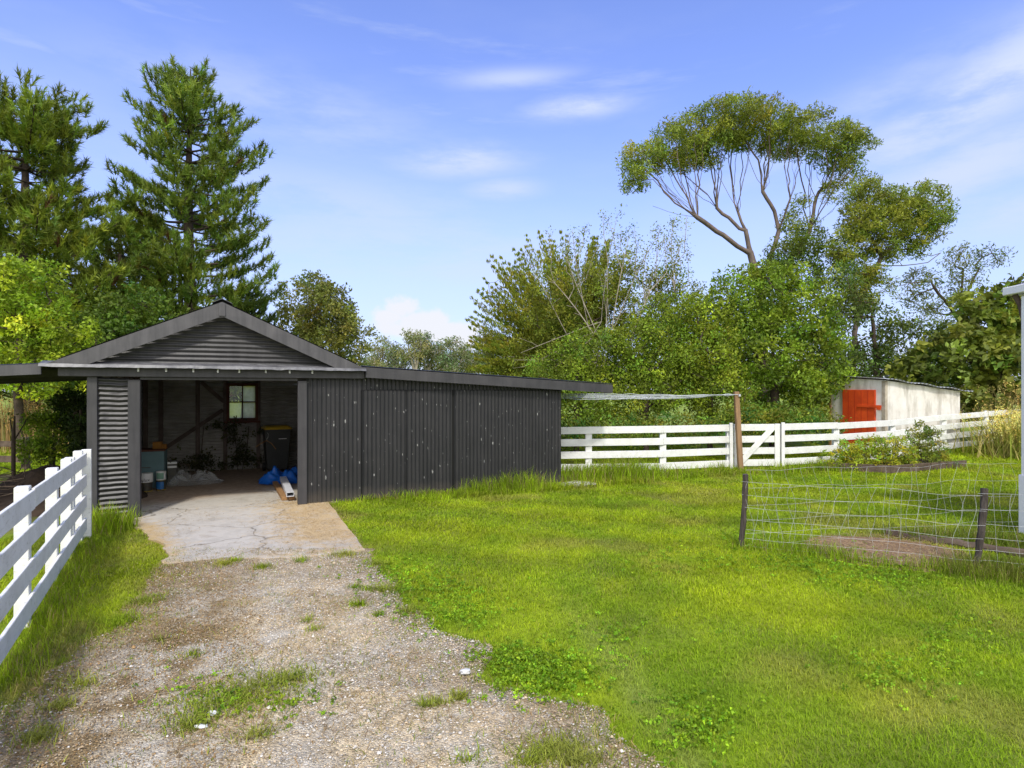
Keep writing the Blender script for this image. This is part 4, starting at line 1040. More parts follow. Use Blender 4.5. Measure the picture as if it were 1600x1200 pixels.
# sapling
o = thing('sapling', 'thin bare sapling in front of the brown rail fence', 'tree', tuple(gb(22, 11.2)))
pts, par = make_skeleton([vstem(22, 11.2, (21, 690, 11.2), (23, 650, 11.2)), [P(22, 690, 11.2), P(16, 655, 11.3)], [P(22, 688, 11.2), P(38, 662, 11.1), P(41, 655, 11.1)]], np.zeros((0, 3)), seed=4, wander=.02)
v, f = skeleton_mesh(pts, par, .035, .012); np_mesh('trunk', v, f, M_['bark'], o, smooth=True)
v, f, c_ = leaves(np.array([P(41, 655, 11.1), P(23, 650, 11.2), P(16, 655, 11.3)]), 7, .12, .06, .5, (0.05, 0.08, 0.02)); np_mesh('crown', v, f, M_['leaf'], o, colors=c_)


def stems(name, label, cat, centre, n, h, spread, colr, lean=.35, seeds=True, w=.012, kind=None, mat='dry', seed=0):
    r = np.random.default_rng(seed)
    B = Blades(); o = None
    xy = np.array(centre)[None] + r.normal(0, 1, (n, 2)) * np.array(spread) * .5
    hh = h * r.uniform(.45, 1.1, n)
    c_ = np.array(colr)[r.integers(0, len(colr), n)] * r.uniform(.7, 1.25, n)[:, None]
    B.add(xy, gz(xy[:, 0], xy[:, 1]), hh, w * r.uniform(.6, 1.3, n), r.uniform(.05, lean * 2, n), c_)
    if name:
        o = thing(name, label, cat, (centre[0], centre[1], float(gz(centre[0], centre[1]))))
        B.build('stems', M_[mat], o)
        if seeds:
            k = r.random(n) < .6
            top = np.column_stack([xy[k] + r.normal(0, .15, (k.sum(), 2)) * hh[k][:, None] * .5, gz(xy[k, 0], xy[k, 1]) + hh[k] * r.uniform(.7, 1.0, k.sum())])
            v, f, c2 = leaves(top, 12, (.05, .05, .16), .05, .35, colr[0], hue=.15); np_mesh('seed_heads', v, f, M_['dry'], o, colors=c2)
        return o
    return B


DRYC = [(0.36, 0.25, 0.11), (0.28, 0.17, 0.07), (0.30, 0.26, 0.10), (0.16, 0.18, 0.04)]
stems('dry_weed', 'rust-brown dock weeds gone to seed beyond the brown rail fence', 'weed', P(25, 640, 20)[:2], 420, 1.9, (1.6, 1.0), DRYC, .2, True, .03, seed=1)
stems('dry_weed', 'tan seeding weeds behind the bright green shrub', 'weed', P(105, 640, 19)[:2], 420, 1.7, (1.6, 1.0), DRYC, .25, True, .03, seed=2)
stems('tall_grass_clump', 'tall dry yellow grass clump against the fence by the house post', 'grass', (14.85, 16.7), 1200, 1.35, (1.25, .7), [(0.50, 0.42, 0.15), (0.42, 0.39, 0.11), (0.26, 0.32, 0.05)], .75, True, .022, seed=3)
stems('tall_grass_clump', 'sparse dry grass stalks behind the fence beside the house post', 'grass', (16.6, 19.0), 420, 1.9, (1.2, .6), [(0.36, 0.30, 0.13), (0.3, 0.25, 0.1)], .3, True, .022, seed=4)
# bed of weeds
bedc = (9.75, 14.75)
bed = thing('raised_bed', 'low timber-edged garden bed full of weeds before the fence', 'garden bed', (9.1, 13.85, 0))
for a, b in (((7.9, 14.45), (9.1, 13.85)), ((9.1, 13.85), (10.4, 14.35)), ((10.45, 14.38), (11.7, 14.85))):
    a3 = np.array([*a, .09]); b3 = np.array([*b, .10])
    MB().bar(a3, b3, .05, .2, .008).build('edging_board', M_['oldwood'], bed, local=False)
an = [(7.95, 14.47), (9.1, 13.9), (11.7, 14.87), (11.4, 15.9), (8.6, 14.95)]
np_mesh('soil', np.array([(*p, .12) for p in an]), [np.array([[0, 1, 2, 3, 4]])], M_['soil'], bed)
r_ = np.random.default_rng(5)
for nm, lb, cx_, cy_, hgt, sx, cc_, n, sd in (('weed_clump', 'yellow-green bushy weeds in the middle of the raised bed', 9.35, 14.5, .75, 1.4, (0.20, 0.25, 0.03), 170, 21), ('weed_clump', 'tall dark leggy weed at the house end of the raised bed', 10.55, 14.85, 1.05, .8, (0.13, 0.165, 0.035), 150, 22), ('weed_clump', 'low sprawling weeds at the gate end of the raised bed', 8.5, 14.45, .6, .9, (0.22, 0.27, 0.03), 90, 23)):
    q = np.random.default_rng(sd)
    cen = np.column_stack([cx_ + q.normal(0, sx * .35, n), cy_ + q.normal(0, .22, n), .12 + hgt * q.random(n) ** 1.1])
    cen[:, 2] *= np.clip(1.15 - np.abs(cen[:, 0] - cx_) / (sx * 1.1), .3, 1)
    o = thing(nm, lb, 'weed', (cx_, cy_, .12))
    pts, par = make_skeleton([[(cx_, cy_, .12), (cx_, cy_, .3)]], cen, step=.2, seed=sd); v, f = skeleton_mesh(pts, par, .02, .005); np_mesh('stems', v, f, M_['bark'], o)
    v, f, c_ = leaves(cen, 22, .11, .075, .34, cc_, hue=.25); np_mesh('foliage', v, f, M_['leaf'], o, colors=c_)
# heap of dead prunings and rocks by the left fence
rr = np.random.default_rng(31)
hp = thing('soil_heap', 'dark heap of soil and dead prunings behind the left white fence', 'heap', (-8.2, 10.6, 0))
g = np.linspace(-1, 1, 36); GX, GY = np.meshgrid(g, g); hz = 0.62 * np.clip(1 - GX ** 2 - GY ** 2, 0, 1) ** 1.2 * (0.5 + fbm(GX, GY, 3, 33)) - .03
v = np.stack([-8.1 + GX * 1.5, 10.3 + GY * 1.3, hz], -1).reshape(-1, 3); i = np.arange(36 * 36).reshape(36, 36)
np_mesh('soil', v, np.stack([i[:-1, :-1], i[:-1, 1:], i[1:, 1:], i[1:, :-1]], -1).reshape(-1, 4), M_['soil'], hp)
mb = MB()
for k in range(120):
    c0 = np.array([-8.1 + rr.normal(0, .7), 10.2 + rr.normal(0, .6), .25 + rr.random() * .35]); d = rr.normal(0, .28, 3); d[2] *= .4
    mb.tube([c0 - d, c0 + rr.normal(0, .04, 3), c0 + d], .007, 3, False)
mb.build('prunings', M_['oldwood'], hp, local=False)


def rock(name, label, c, r, mat, seed):
    q = np.random.default_rng(seed); n = 10; m = 7; v = []
    for a in range(m):
        ph = math.pi * a / (m - 1)
        for b in range(n):
            th = 2 * math.pi * b / n; k = 1 + q.normal(0, .12) * (0 < a < m - 1)
            v.append((c[0] + r[0] * math.sin(ph) * math.cos(th) * k, c[1] + r[1] * math.sin(ph) * math.sin(th) * k, c[2] + r[2] * math.cos(ph) * k))
    f = [(a * n + b, (a + 1) * n + b, (a + 1) * n + (b + 1) % n, a * n + (b + 1) % n) for a in range(m - 1) for b in range(n)]
    return tag(np_mesh(name, np.array(v), np.array(f), mat), label, name.replace('_', ' '))


rock('rock', 'pale grey rock beside the sapling behind the left fence', (-8.9, 10.15, .12), (.20, .18, .2), M_['stone'], 1)
rock('rock', 'flat pale stone on the dark soil behind the white fence', (-7.75, 9.6, .08), (.16, .14, .1), M_['stone'], 2)
rock('stone', 'round flat white stone lying on the gravel near the lawn edge', (-.325, 4.01, .045), (.038, .03, .016), M_['stone'], 3)
rock('paper_scrap', 'crumpled white scrap on the gravel beside the weed patch', (-1.82, 3.5, .04), (.03, .02, .012), M_['canwhite'], 4)
rock('paper_scrap', 'small white fleck among the green weeds on the gravel', (-1.82, 3.37, .035), (.042, .022, .008), M_['canwhite'], 5)

# ---------------------------------------------------------------- shed
shed = thing('shed', 'charcoal corrugated-iron shed with open gable bay and long lean-to wing', 'shed', (P0[0], P0[1], 0), TH)
PITCH = 0.0762


def corr(vary, a0, a1, lo, hi, d, amp=.0085, nlen=10, name='iron', mat='iron', axis='front', dent=0.0, pitch=PITCH, parent=None, seed=0, flip=1):
    """vary 'z': horizontal ribs (a = z, runs in s); 'h': vertical ribs (a = s, runs in z). axis 'front': plane d const; 'side': plane s const."""
    n = int((a1 - a0) / pitch * 8) + 1
    a = np.linspace(a0, a1, n); t_ = np.linspace(0, 1, nlen)
    lo_ = np.array([lo(q) if callable(lo) else lo for q in a]); hi_ = np.array([hi(q) if callable(hi) else hi for q in a])
    run = lo_[:, None] + (hi_ - lo_)[:, None] * t_
    off = amp * np.cos(2 * math.pi * (a - a0) / pitch)[:, None] * np.ones(nlen)
    A = np.repeat(a[:, None], nlen, 1)
    off = off + dent * (fbm(A * 1.0, run, 3.0, 100 + seed) - .5)
    if dent: A = A + dent * .9 * (fbm(A * .4, run, 4.0, 120 + seed) - .5)
    s_, z_ = (run, A) if vary == 'z' else (A, run)
    v = np.stack([s_, d - off, z_] if axis == 'front' else [d - off * flip, s_, z_], -1).reshape(-1, 3)
    i_ = np.arange(n * nlen).reshape(n, nlen)
    f = np.stack([i_[:-1, :-1], i_[:-1, 1:], i_[1:, 1:], i_[1:, :-1]], -1).reshape(-1, 4)
    return np_mesh(name, v, f, M_[mat], shed if parent is None else parent, smooth=True, local=True)


RIDGE_S, RIDGE_Z, EAVE_Z = -1.235, 3.40, 2.36
slope = (RIDGE_Z - EAVE_Z) / 2.28
roof_z = lambda s: RIDGE_Z - abs(s - RIDGE_S) * slope
# gable face
gz_ext = lambda z: (3.40 - z) / slope
corr('z', 2.42, 3.34, lambda z: RIDGE_S - gz_ext(z) + .05, lambda z: RIDGE_S + gz_ext(z) - .05, .0, dent=.012, nlen=30, name='gable_cladding', seed=1)
# barge boards
for sg in (-1, 1):
    a = np.array([RIDGE_S, -.17, RIDGE_Z + .03]); b = np.array([RIDGE_S + sg * 2.28, -.17, EAVE_Z + .03])
    d = (b - a) / np.linalg.norm(b - a)
    up = np.array([-d[2] * sg, 0, d[0] * sg]); up = up if up[2] > 0 else -up
    h = .21
    mb = MB(); y0, y1 = -.19, -.155
    hz_ = h / abs(d[0]); p = [a, b, b - np.array([sg * hz_ / slope, 0, 0]), a - np.array([0, 0, hz_])]
    poly = [(q[0], q[2]) for q in p]
    v = [(x_, y0, z_) for x_, z_ in poly] + [(x_, y1, z_) for x_, z_ in poly]
    f = [(0, 1, 2, 3), (7, 6, 5, 4)] + [(k, k + 4, (k + 1) % 4 + 4, (k + 1) % 4) for k in range(4)]
    mb.add(np.array(v), [tuple(q) for q in f]).build('barge_board', M_['barge'], shed)
MB().box((RIDGE_S - .05, -.205, RIDGE_Z - .20), (RIDGE_S + .05, -.193, RIDGE_Z + .0), .004).build('ridge_cap_plate', M_['barge'], shed)
# gable roof: corrugated sheets ribbed down the slope
for sg in (-1, 1):
    n = int(5.9 / PITCH * 8); dd_ = np.linspace(-.152, 5.65, n); L = np.linspace(0, 2.36, 6)
    Dg, Lg = np.meshgrid(dd_, L, indexing='ij')
    sv = RIDGE_S + sg * Lg * math.cos(math.atan(slope)); zv = RIDGE_Z + .045 - Lg * math.sin(math.atan(slope)) + .0085 * np.cos(2 * math.pi * Dg / PITCH)
    i = np.arange(n * 6).reshape(n, 6)
    np_mesh('roof', np.stack([sv, Dg, zv], -1).reshape(-1, 3), np.stack([i[:-1, :-1], i[:-1, 1:], i[1:, 1:], i[1:, :-1]], -1).reshape(-1, 4), M_['iron'], shed, smooth=True, local=True)
mb = MB()
for sg in (-1, 1): mb.bar((RIDGE_S + sg * .07, -.16, RIDGE_Z + .055), (RIDGE_S + sg * .07, 5.66, RIDGE_Z + .055), .17, .006, 0, up=(sg * .42, 0, .9))
mb.build('ridge_cap', M_['flash'], shed)
# flashing across the base of the gable, dented
n = 90; s_ = np.linspace(-3.60, 1.06, n); zt = 2.41 + .012 * (fbm(s_, s_ * 0, 3, 130) - .5); zb = 2.345 + .022 * (fbm(s_, s_ * 0, 6, 131) - .5)
v = np.concatenate([np.stack([s_, np.full(n, -.02), zt + .03], 1), np.stack([s_, np.full(n, -.20), zt - .02], 1), np.stack([s_, np.full(n, -.225) + .02 * (fbm(s_, s_ * 0, 5, 132) - .5), zb], 1)])
i = np.arange(n)
np_mesh('flashing', v, np.concatenate([np.stack([i[:-1], i[1:], i[1:] + n, i[:-1] + n], 1), np.stack([i[:-1] + n, i[1:] + n, i[1:] + 2 * n, i[:-1] + 2 * n], 1)])[:, ::-1], M_['flash'], shed, local=True)
MB().box((-3.40, -.10, 2.21), (1.05, -.03, 2.36), .006).build('lintel', M_['timberblack'], shed)
MB().box((-2.38, -.045, 2.165), (-.075, .0, 2.209), .004).build('door_head', M_['timberblack'], shed)
pegs = [218, 261, 303, 341, 374, 415, 452, 487]
for px in pegs:
    k = (px - CX) / F; s_ = (P0[0] - k * P0[1]) / (k * U[1] - U[0])
    MB().tube([(s_, -.11, 2.345), (s_, -.115, 2.29)], .014, 8).build('peg', M_['canwhite'], shed)
# posts
MB().box((-3.06, -.05, 0), (-2.93, .06, 2.21), .006).build('corner_post', M_['timberblack'], shed)
MB().box((-2.54, -.06, 0.0), (-2.376, .07, 2.165), .006).build('door_post', M_['timberblack'], shed)
MB().box((-.073, -.06, 0), (.075, .07, 2.165), .006).build('door_post', M_['timberblack'], shed)
corr('z', .03, 2.20, -2.935, -2.535, .0, amp=.0105, dent=.035, nlen=14, name='front_cladding', seed=2)
# right front: vertical iron, then the lean-to with two doors
lt_top = lambda s: 2.36 - (s - 1.05) * .054
LTOP = lambda s: 2.33 if s < 1.05 else lt_top(s) - .03
corr('h', .078, 1.01, .01, 2.215, .0, nlen=8, name='front_cladding', mat='ironspeck', dent=.006, seed=3)
corr('h', 1.01, 5.157, 2.012, lambda s: max(LTOP(s), 2.02), .012, nlen=4, name='lean_to_fascia_cladding', mat='ironspeck', seed=4)
dr = corr('h', 1.03, 1.835, .03, 2.0, -.004, nlen=8, name='lean_to_door', mat='ironspeck', dent=.008, seed=5)
dr = corr('h', 1.843, 2.735, .03, 2.0, -.002, nlen=8, name='lean_to_door', mat='ironspeck', dent=.008, seed=6)
dr = corr('h', 2.785, 5.157, .03, 2.0, -.004, nlen=8, name='lean_to_door', mat='ironspeck', dent=.008, seed=7)
MB().box((1.0, .03, 0), (5.15, .06, 2.0)).build('door_backing', M_['darkglass'], shed)
# end walls, back wall, inner skin
corr('h', 0, 5.4, .0, 2.1, 5.157, axis='side', nlen=6, name='end_wall', mat='iron', seed=8, flip=-1)
corr('z', .0, 2.36, .0, 5.4, -3.05, axis='side', nlen=16, name='side_wall', mat='insideiron', seed=9, dent=.008)
MB().box((.60, .08, 0), (.63, 5.38, 2.34)).build('partition', M_['insidewood'], shed)
WX0, WX1, WZ0, WZ1 = -1.235, -.655, 1.31, 2.11
for nm, (a0, a1, lo, hi) in (('a', (.0, WZ0 - .03, -3.05, .6)), ('b', (WZ0 - .03, WZ1 + .05, -3.05, WX0 - .04)), ('c', (WZ0 - .03, WZ1 + .05, WX1 + .04, .6)), ('d', (WZ1 + .05, 2.36, -3.05, .6))):
    n0 = math.floor(a0 / PITCH) * 0
    corr('z', a0, a1, lo, hi, 5.40, nlen=22, name='back_wall', mat='insideiron', dent=.012, seed=10)
corr('z', 2.36, 3.34, lambda z: RIDGE_S - gz_ext(z), lambda z: RIDGE_S + gz_ext(z), 5.42, nlen=10, name='back_gable_cladding', mat='insideiron')
corr('h', .63, 5.157, .0, lambda s: LTOP(s) - .02, 5.40, nlen=4, name='back_wall', mat='iron', flip=-1)
for s_ in (-2.70, -1.93, -1.33, -.58):
    MB().box((s_ - .045, 5.30, .03), (s_ + .045, 5.385, 2.36), .004).build('stud', M_['insidewood'], shed)
for s_ in np.arange(.3, 5.3, 1.2): MB().box((-3.03, s_, .03), (-2.94, s_ + .08, 2.34), .004).build('stud', M_['insidewood'], shed)
MB().bar((-2.62, 5.28, .62), (-1.38, 5.28, 1.52), .03, .09).build('brace', M_['insidewood'], shed)
MB().bar((-1.85, 5.28, 2.2), (-1.36, 5.28, 1.72), .03, .09).build('brace', M_['insidewood'], shed)
for d_ in (1.3, 2.7, 4.1): MB().box((-3.0, d_, 2.28), (.58, d_ + .07, 2.40)).build('tie_beam', M_['insidewood'], shed)
# window
wf = None
mb = MB()
for a, b in (((WX0 - .07, 5.27, WZ0 - .07), (WX0, 5.40, WZ1 + .07)), ((WX1, 5.27, WZ0 - .07), (WX1 + .07, 5.40, WZ1 + .07)), ((WX0, 5.27, WZ0 - .07), (WX1, 5.40, WZ0)), ((WX0, 5.27, WZ1), (WX1, 5.40, WZ1 + .07))): mb.box(a, b)
xm, zm = (WX0 + WX1) / 2, (WZ0 + WZ1) / 2
mb.box((xm - .014, 5.33, WZ0), (xm + .014, 5.37, WZ1)); mb.box((WX0, 5.332, zm - .014), (WX1, 5.368, zm + .014))
wf = mb.build('window', M_['redwood'], shed)
MB().box((WX0 - .12, 5.22, WZ0 - .12), (WX1 + .12, 5.39, WZ0 - .075), .004).build('sill', M_['redwood'], wf)
for (x0, x1, z0, z1, mt) in ((WX0, xm, zm, WZ1, 'clearglass'), (xm, WX1, zm, WZ1, 'dirtyglass'), (WX0, xm, WZ0, zm, 'dirtyglass'), (xm, WX1, WZ0, zm, 'dirtyglass')):
    np_mesh('pane', np.array([(x0, 5.35, z0), (x1, 5.35, z0), (x1, 5.35, z1), (x0, 5.35, z1)]), [np.array([[0, 1, 2, 3]])], M_[mt], wf, local=True)
# lean-to fascias and roofs
def slab_poly(name, s0, s1, z0, z1, h, d0, d1, mat):
    v = [(s0, d0, z0 - h), (s1, d0, z1 - h), (s1, d0, z1), (s0, d0, z0), (s0, d1, z0 - h), (s1, d1, z1 - h), (s1, d1, z1), (s0, d1, z0)]
    return MB().add(np.array(v), [(0, 1, 2, 3), (7, 6, 5, 4), (0, 4, 5, 1), (3, 2, 6, 7), (0, 3, 7, 4), (1, 5, 6, 2)]).build(name, mat, shed)
slab_poly('lean_to_fascia', 1.06, 6.36, 2.415, 2.125, .185, -.17, -.13, M_['timberblack'])
slab_poly('lean_to_fascia', -3.58, -6.4, 2.385, 2.20, .15, -.17, -.13, M_['barge'])
for (s0, s1, z0, z1) in ((1.0, 6.38, 2.44, 2.146), (-3.5, -6.4, 2.40, 2.215)):
    n = int(5.8 / PITCH * 6); dd_ = np.linspace(-.128, 5.6, n); t_ = np.linspace(0, 1, 4)
    Dg, Tg = np.meshgrid(dd_, t_, indexing='ij'); i = np.arange(n * 4).reshape(n, 4)
    np_mesh('lean_to_roof', np.stack([s0 + (s1 - s0) * Tg, Dg, z0 + (z1 - z0) * Tg + .0085 * np.cos(2 * math.pi * Dg / PITCH)], -1).reshape(-1, 3), np.stack([i[:-1, :-1], i[:-1, 1:], i[1:, 1:], i[1:, :-1]], -1).reshape(-1, 4), M_['iron'], shed, smooth=True, local=True)
for d_ in (1.5, 3.2, 5.0):
    slab_poly('rafter', 5.17, 6.3, 2.17, 2.11, .1, d_, d_ + .05, M_['timberblack'])
    slab_poly('rafter', -3.1, -6.3, 2.38, 2.19, .1, d_, d_ + .05, M_['timberblack'])
for d_ in (.0, 2.6, 5.2): MB().box((-6.3, d_ - .12, 0), (-6.2, d_ - .02, 2.08), .006).build('lean_to_post', M_['timberblack'], shed)


# ---------------------------------------------------------------- things inside the shed
def sthing(name, label, cat, s, d, z=.036, rz=0, group=None):
    w_ = S2W(s, d); return thing(name, label, cat, (w_[0], w_[1], z), TH + rz, group)


o = sthing('cabinet', 'teal-fronted low cabinet with brown top inside the open bay', 'cabinet', -2.68, 3.15)
MB().box((-.31, -.27, .0), (.31, .27, .74), .006).build('body', M_['teal'], o)
MB().box((-.32, -.28, .741), (.32, .28, .775), .004).build('top', M_['redwood'], o)
MB().box((-.29, -.282, .04), (.29, -.271, .70), .004).build('door', M_['teal'], o)
o = sthing('cardboard_box', 'small orange-tan box sitting on the teal cabinet', 'box', -2.50, 3.1, .812)
MB().box((-.09, -.08, 0), (.07, .08, .14), .006).build('carton', M_['box'], o); MB().box((.072, -.08, 0), (.15, .06, .09), .006).build('packet', M_['box'], o)
o = sthing('white_box', 'small white striped carton beside the teal cabinet', 'box', -2.27, 3.25, .036)
MB().box((-.07, -.06, 0), (.09, .08, .50), .004).build('carton', M_['candark'], o); MB().box((-.075, -.064, .36), (.094, -.061, .40)).build('stripe', M_['canwhite'], o); MB().box((-.075, -.064, .44), (.094, -.061, .48)).build('stripe', M_['canwhite'], o)


def can(label, s, d, z, r, h, body, band=None, kind='paint_tin', text=None, rim='canwhite'):
    o = sthing(kind, label, 'paint tin', s, d, z)
    MB().lathe([(r * .96, 0), (r, .006), (r, h - .012), (r * 1.03, h - .01), (r * 1.03, h)], n=24).build('body', M_[body], o, smooth=False)
    MB().lathe([(r * .9, h + .0005), (r * .9, h + .006), (r * .3, h + .008)], n=20).build('lid', M_[rim], o)
    if band:
        n = 14; a = np.linspace(-2.6, -.9, n); v = np.concatenate([np.stack([np.cos(a) * (r + .0015), np.sin(a) * (r + .0015), np.full(n, h * .12)], 1), np.stack([np.cos(a) * (r + .0015), np.sin(a) * (r + .0015), np.full(n, h * .85)], 1)])
        i_ = np.arange(n - 1); np_mesh('label_band', v, np.stack([i_, i_ + 1, i_ + 1 + n, i_ + n], 1), M_[band], o, local=True)
    if rim == 'gold': MB().lathe([(r * 1.02, .0), (r * 1.02, .015)], n=24).build('base_rim', M_['gold'], o)
    if text:
        cu = bpy.data.curves.new('lettering', 'FONT'); cu.body = text; cu.size = .085; cu.align_x = 'CENTER'; cu.extrude = .0005
        to = bpy.data.objects.new('tmp', cu); col.objects.link(to); bpy.context.view_layer.update()
        me = bpy.data.meshes.new_from_object(to.evaluated_get(bpy.context.evaluated_depsgraph_get())); bpy.data.objects.remove(to)
        co = np.array([v.co for v in me.vertices]); ang = -math.pi / 2 - .25 + co[:, 0] / r
        for vv_, c3 in zip(me.vertices, np.stack([np.cos(ang) * (r + .002 + co[:, 2]), np.sin(ang) * (r + .002 + co[:, 2]), .025 + co[:, 1]], 1)): vv_.co = c3
        me.materials.clear(); me.materials.append(M_['ink']); lo = bpy.data.objects.new('lettering', me); col.objects.link(lo); lo.parent = o
    return o


can('dark paint tin with a yellow base beside the door post, under the white pail', -2.64, 2.58, .036, .105, .17, 'candark', None, rim='gold')
can('white lettered paint pail stacked on the dark tin by the door post', -2.64, 2.58, .215, .115, .17, 'canwhite', None, 'paint_pail', 'Dulux', rim='canwhite')
can('dark tin with a bright blue label in front of the cabinet', -2.40, 2.66, .036, .09, .19, 'candark', 'canblue', rim='gold')
can('white tin with a pale green label stacked on the blue one', -2.40, 2.66, .235, .085, .165, 'canwhite', 'cangreen')


def crumple(name, label, cat, s, d, rs, rd, h, mat, seed, rz=0, part='sheet'):
    o = sthing(name, label, cat, s, d, .034, rz)
    n = 46; g = np.linspace(-1, 1, n); GX, GY = np.meshgrid(g, g)
    rad = np.sqrt(GX ** 2 + GY ** 2); ang = np.arctan2(GY, GX)
    qc = np.random.default_rng(seed); z = np.zeros_like(GX)
    for j in range(9):
        c0 = qc.uniform(-.6, .6, 2); w0_ = qc.uniform(.28, .5); z = np.maximum(z, qc.uniform(.35, 1.0) * np.exp(-((GX - c0[0]) ** 2 + ((GY - c0[1]) * 1.2) ** 2) / w0_ ** 2))
    fold = np.abs(fbm(GX, GY, 3.2, seed + 7, 2) - .5) * 2 + .6 * np.abs(fbm(GX + GY, GX - GY, 5.5, seed + 9, 2) - .5) * 2
    z = h * (z * (.75 + .5 * fold) + .12 * fold) * np.clip(1.25 - rad, 0, 1) ** .6
    k = 1 + .35 * (fbm(np.cos(ang), np.sin(ang), 2.2, seed + 3) - .5)
    v = np.stack([GX * rs * k, GY * rd * k, z + .004], -1).reshape(-1, 3); i_ = np.arange(n * n).reshape(n, n)
    f = np.stack([i_[:-1, :-1], i_[:-1, 1:], i_[1:, 1:], i_[1:, :-1]], -1).reshape(-1, 4)
    keep = (rad.ravel()[f].max(1) < 1.18); np_mesh(part, v, f[keep], mat, o, smooth=True, local=True); return o


crumple('tarpaulin', 'crumpled bright blue tarpaulin heaped by the bay post', 'tarp', -.12, 2.75, .48, .40, .36, M_['blue'], 200)
crumple('plastic_sheet', 'crumpled clear plastic sheeting on the floor beside the cabinet', 'plastic sheet', -1.93, 3.25, .60, .36, .30, M_['film'], 210)
o = sthing('timber_plank', 'brown timber plank lying on the shed floor by the tarp', 'plank', -.29, 1.45)
MB().box((-.05, -1.0, 0), (.05, 1.0, .06), .004, Matrix.Rotation(R(2), 4, 'Z')).build('board', M_['ply'], o)
o = sthing('timber_plank', 'timber offcut under the white metal channel', 'plank', -.14, 1.3)
MB().box((-.05, -.9, 0), (.05, .9, .08), .004).build('board', M_['ply'], o)
o = sthing('metal_channel', 'shiny white metal channel laid on top of the timber', 'metal channel', -.17, 1.4, .118)
mb = MB(); mb.box((-.062, -1.1, .0), (.062, 1.0, .006)); mb.box((-.062, -1.1, .0065), (-.056, 1.0, .07)); mb.box((.056, -1.1, .0065), (.062, 1.0, .07)); mb.box((-.062, -1.1, .0705), (.062, 1.0, .075)); mb.build('channel', M_['alloy'], o)
# wheelie bin
o = sthing('wheelie_bin', 'dark wheelie bin with a yellow lid at the back of the shed', 'bin', -.20, 4.55, .034, R(4))
v = [(-.22, -.24, .08), (.22, -.24, .08), (.22, .24, .08), (-.22, .24, .08), (-.29, -.33, 1.03), (.29, -.33, 1.03), (.29, .33, 1.03), (-.29, .33, 1.03)]
MB().add(np.array(v), [(0, 3, 2, 1), (4, 5, 6, 7), (0, 1, 5, 4), (1, 2, 6, 5), (2, 3, 7, 6), (3, 0, 4, 7)]).build('body', M_['bin'], o)
mb = MB(); mb.box((-.31, -.37, 1.032), (.31, .36, 1.075), .012); mb.box((-.27, -.33, 1.076), (.27, .33, 1.105), .012); mb.build('lid', M_['lid'], o)
for sx in (-1, 1): MB().tube([(sx * .22, .24, .1), (sx * .28, .24, .1)], .1, 16).build('wheel', M_['darkglass'], o)
MB().tube([(-.26, .40, .98), (.26, .40, .98)], .016, 8).build('handle', M_['bin'], o)
MB().box((.02, -.315, .80), (.20, -.300, .815)).build('sticker', M_['canwhite'], o)
o = sthing('coat_hanger', 'pale coat hanger hung in front of the wheelie bin', 'coat hanger', -.43, 4.02, .66)
MB().tube([(-.24, 0, .02), (-.12, 0, .11), (0, -.01, .17), (.10, 0, .10), (.20, 0, -.04)], .011, 6).build('arms', M_['ply'], o)
MB().tube([(0, -.01, .17), (0, -.01, .21), (.03, -.01, .24), (.04, .12, .31), (.0, .25, .36)], .004, 5).build('hook', M_['wire'], o)
# creeper on the inner back wall
q = np.random.default_rng(77); cen = []
for (s_, z_, rs, rz_, n) in ((-2.0, .18, .35, .18, 30), (-1.75, .3, .15, .3, 20), (-1.0, .35, .18, .35, 45), (-1.15, .9, .15, .3, 26), (-.75, .2, .3, .15, 24), (-1.5, .15, .4, .12, 24), (-1.35, 1.1, .3, .12, 14), (-.6, .9, .25, .06, 8)):
    cen.append(np.stack([s_ + q.normal(0, rs * .6, n), np.full(n, 5.2) + q.normal(0, .03, n), np.abs(z_ + q.normal(0, rz_ * .6, n)) + .05], 1))
cen = np.concatenate(cen); o = sthing('creeper', 'dark ivy creeping over the inside back wall below the window', 'creeper', -1.0, 5.2)
w_ = S2W(cen[:, 0], cen[:, 1]); v, f, c_ = leaves(np.column_stack([w_, cen[:, 2]]), 9, (.11, .05, .11), .055, .8, (0.04, 0.045, 0.025)); np_mesh('foliage', v, f, M_['leaf'], o, colors=c_)
for (s0, s1) in ((-1.05, -1.15), (-.95, -.8), (-1.95, -1.8)):
    a, b = S2W(s0, 5.25), S2W(s1, 5.25); MB().tube([(*a, .03), (*((a + b) / 2 + .02), .5), (*b, 1.1)], .01, 5).build('stem', M_['bark'], o, local=False)


# ---------------------------------------------------------------- white fences
def rails(o, a, b, side, h=.165, th=.028, zs=(.12, .415, .705, .995), name='rail', jit=.006, seed=0):
    r = np.random.default_rng(seed)
    a, b = np.array(a, float), np.array(b, float)
    for z in zs:
        za, zb = float(gz(*a[:2])) + z + h / 2 + r.normal(0, jit), float(gz(*b[:2])) + z + h / 2 + r.normal(0, jit)
        MB().bar((*(a[:2]), za), (*(b[:2]), zb), th, h, .004).build(name, M_['white'], o, local=False)


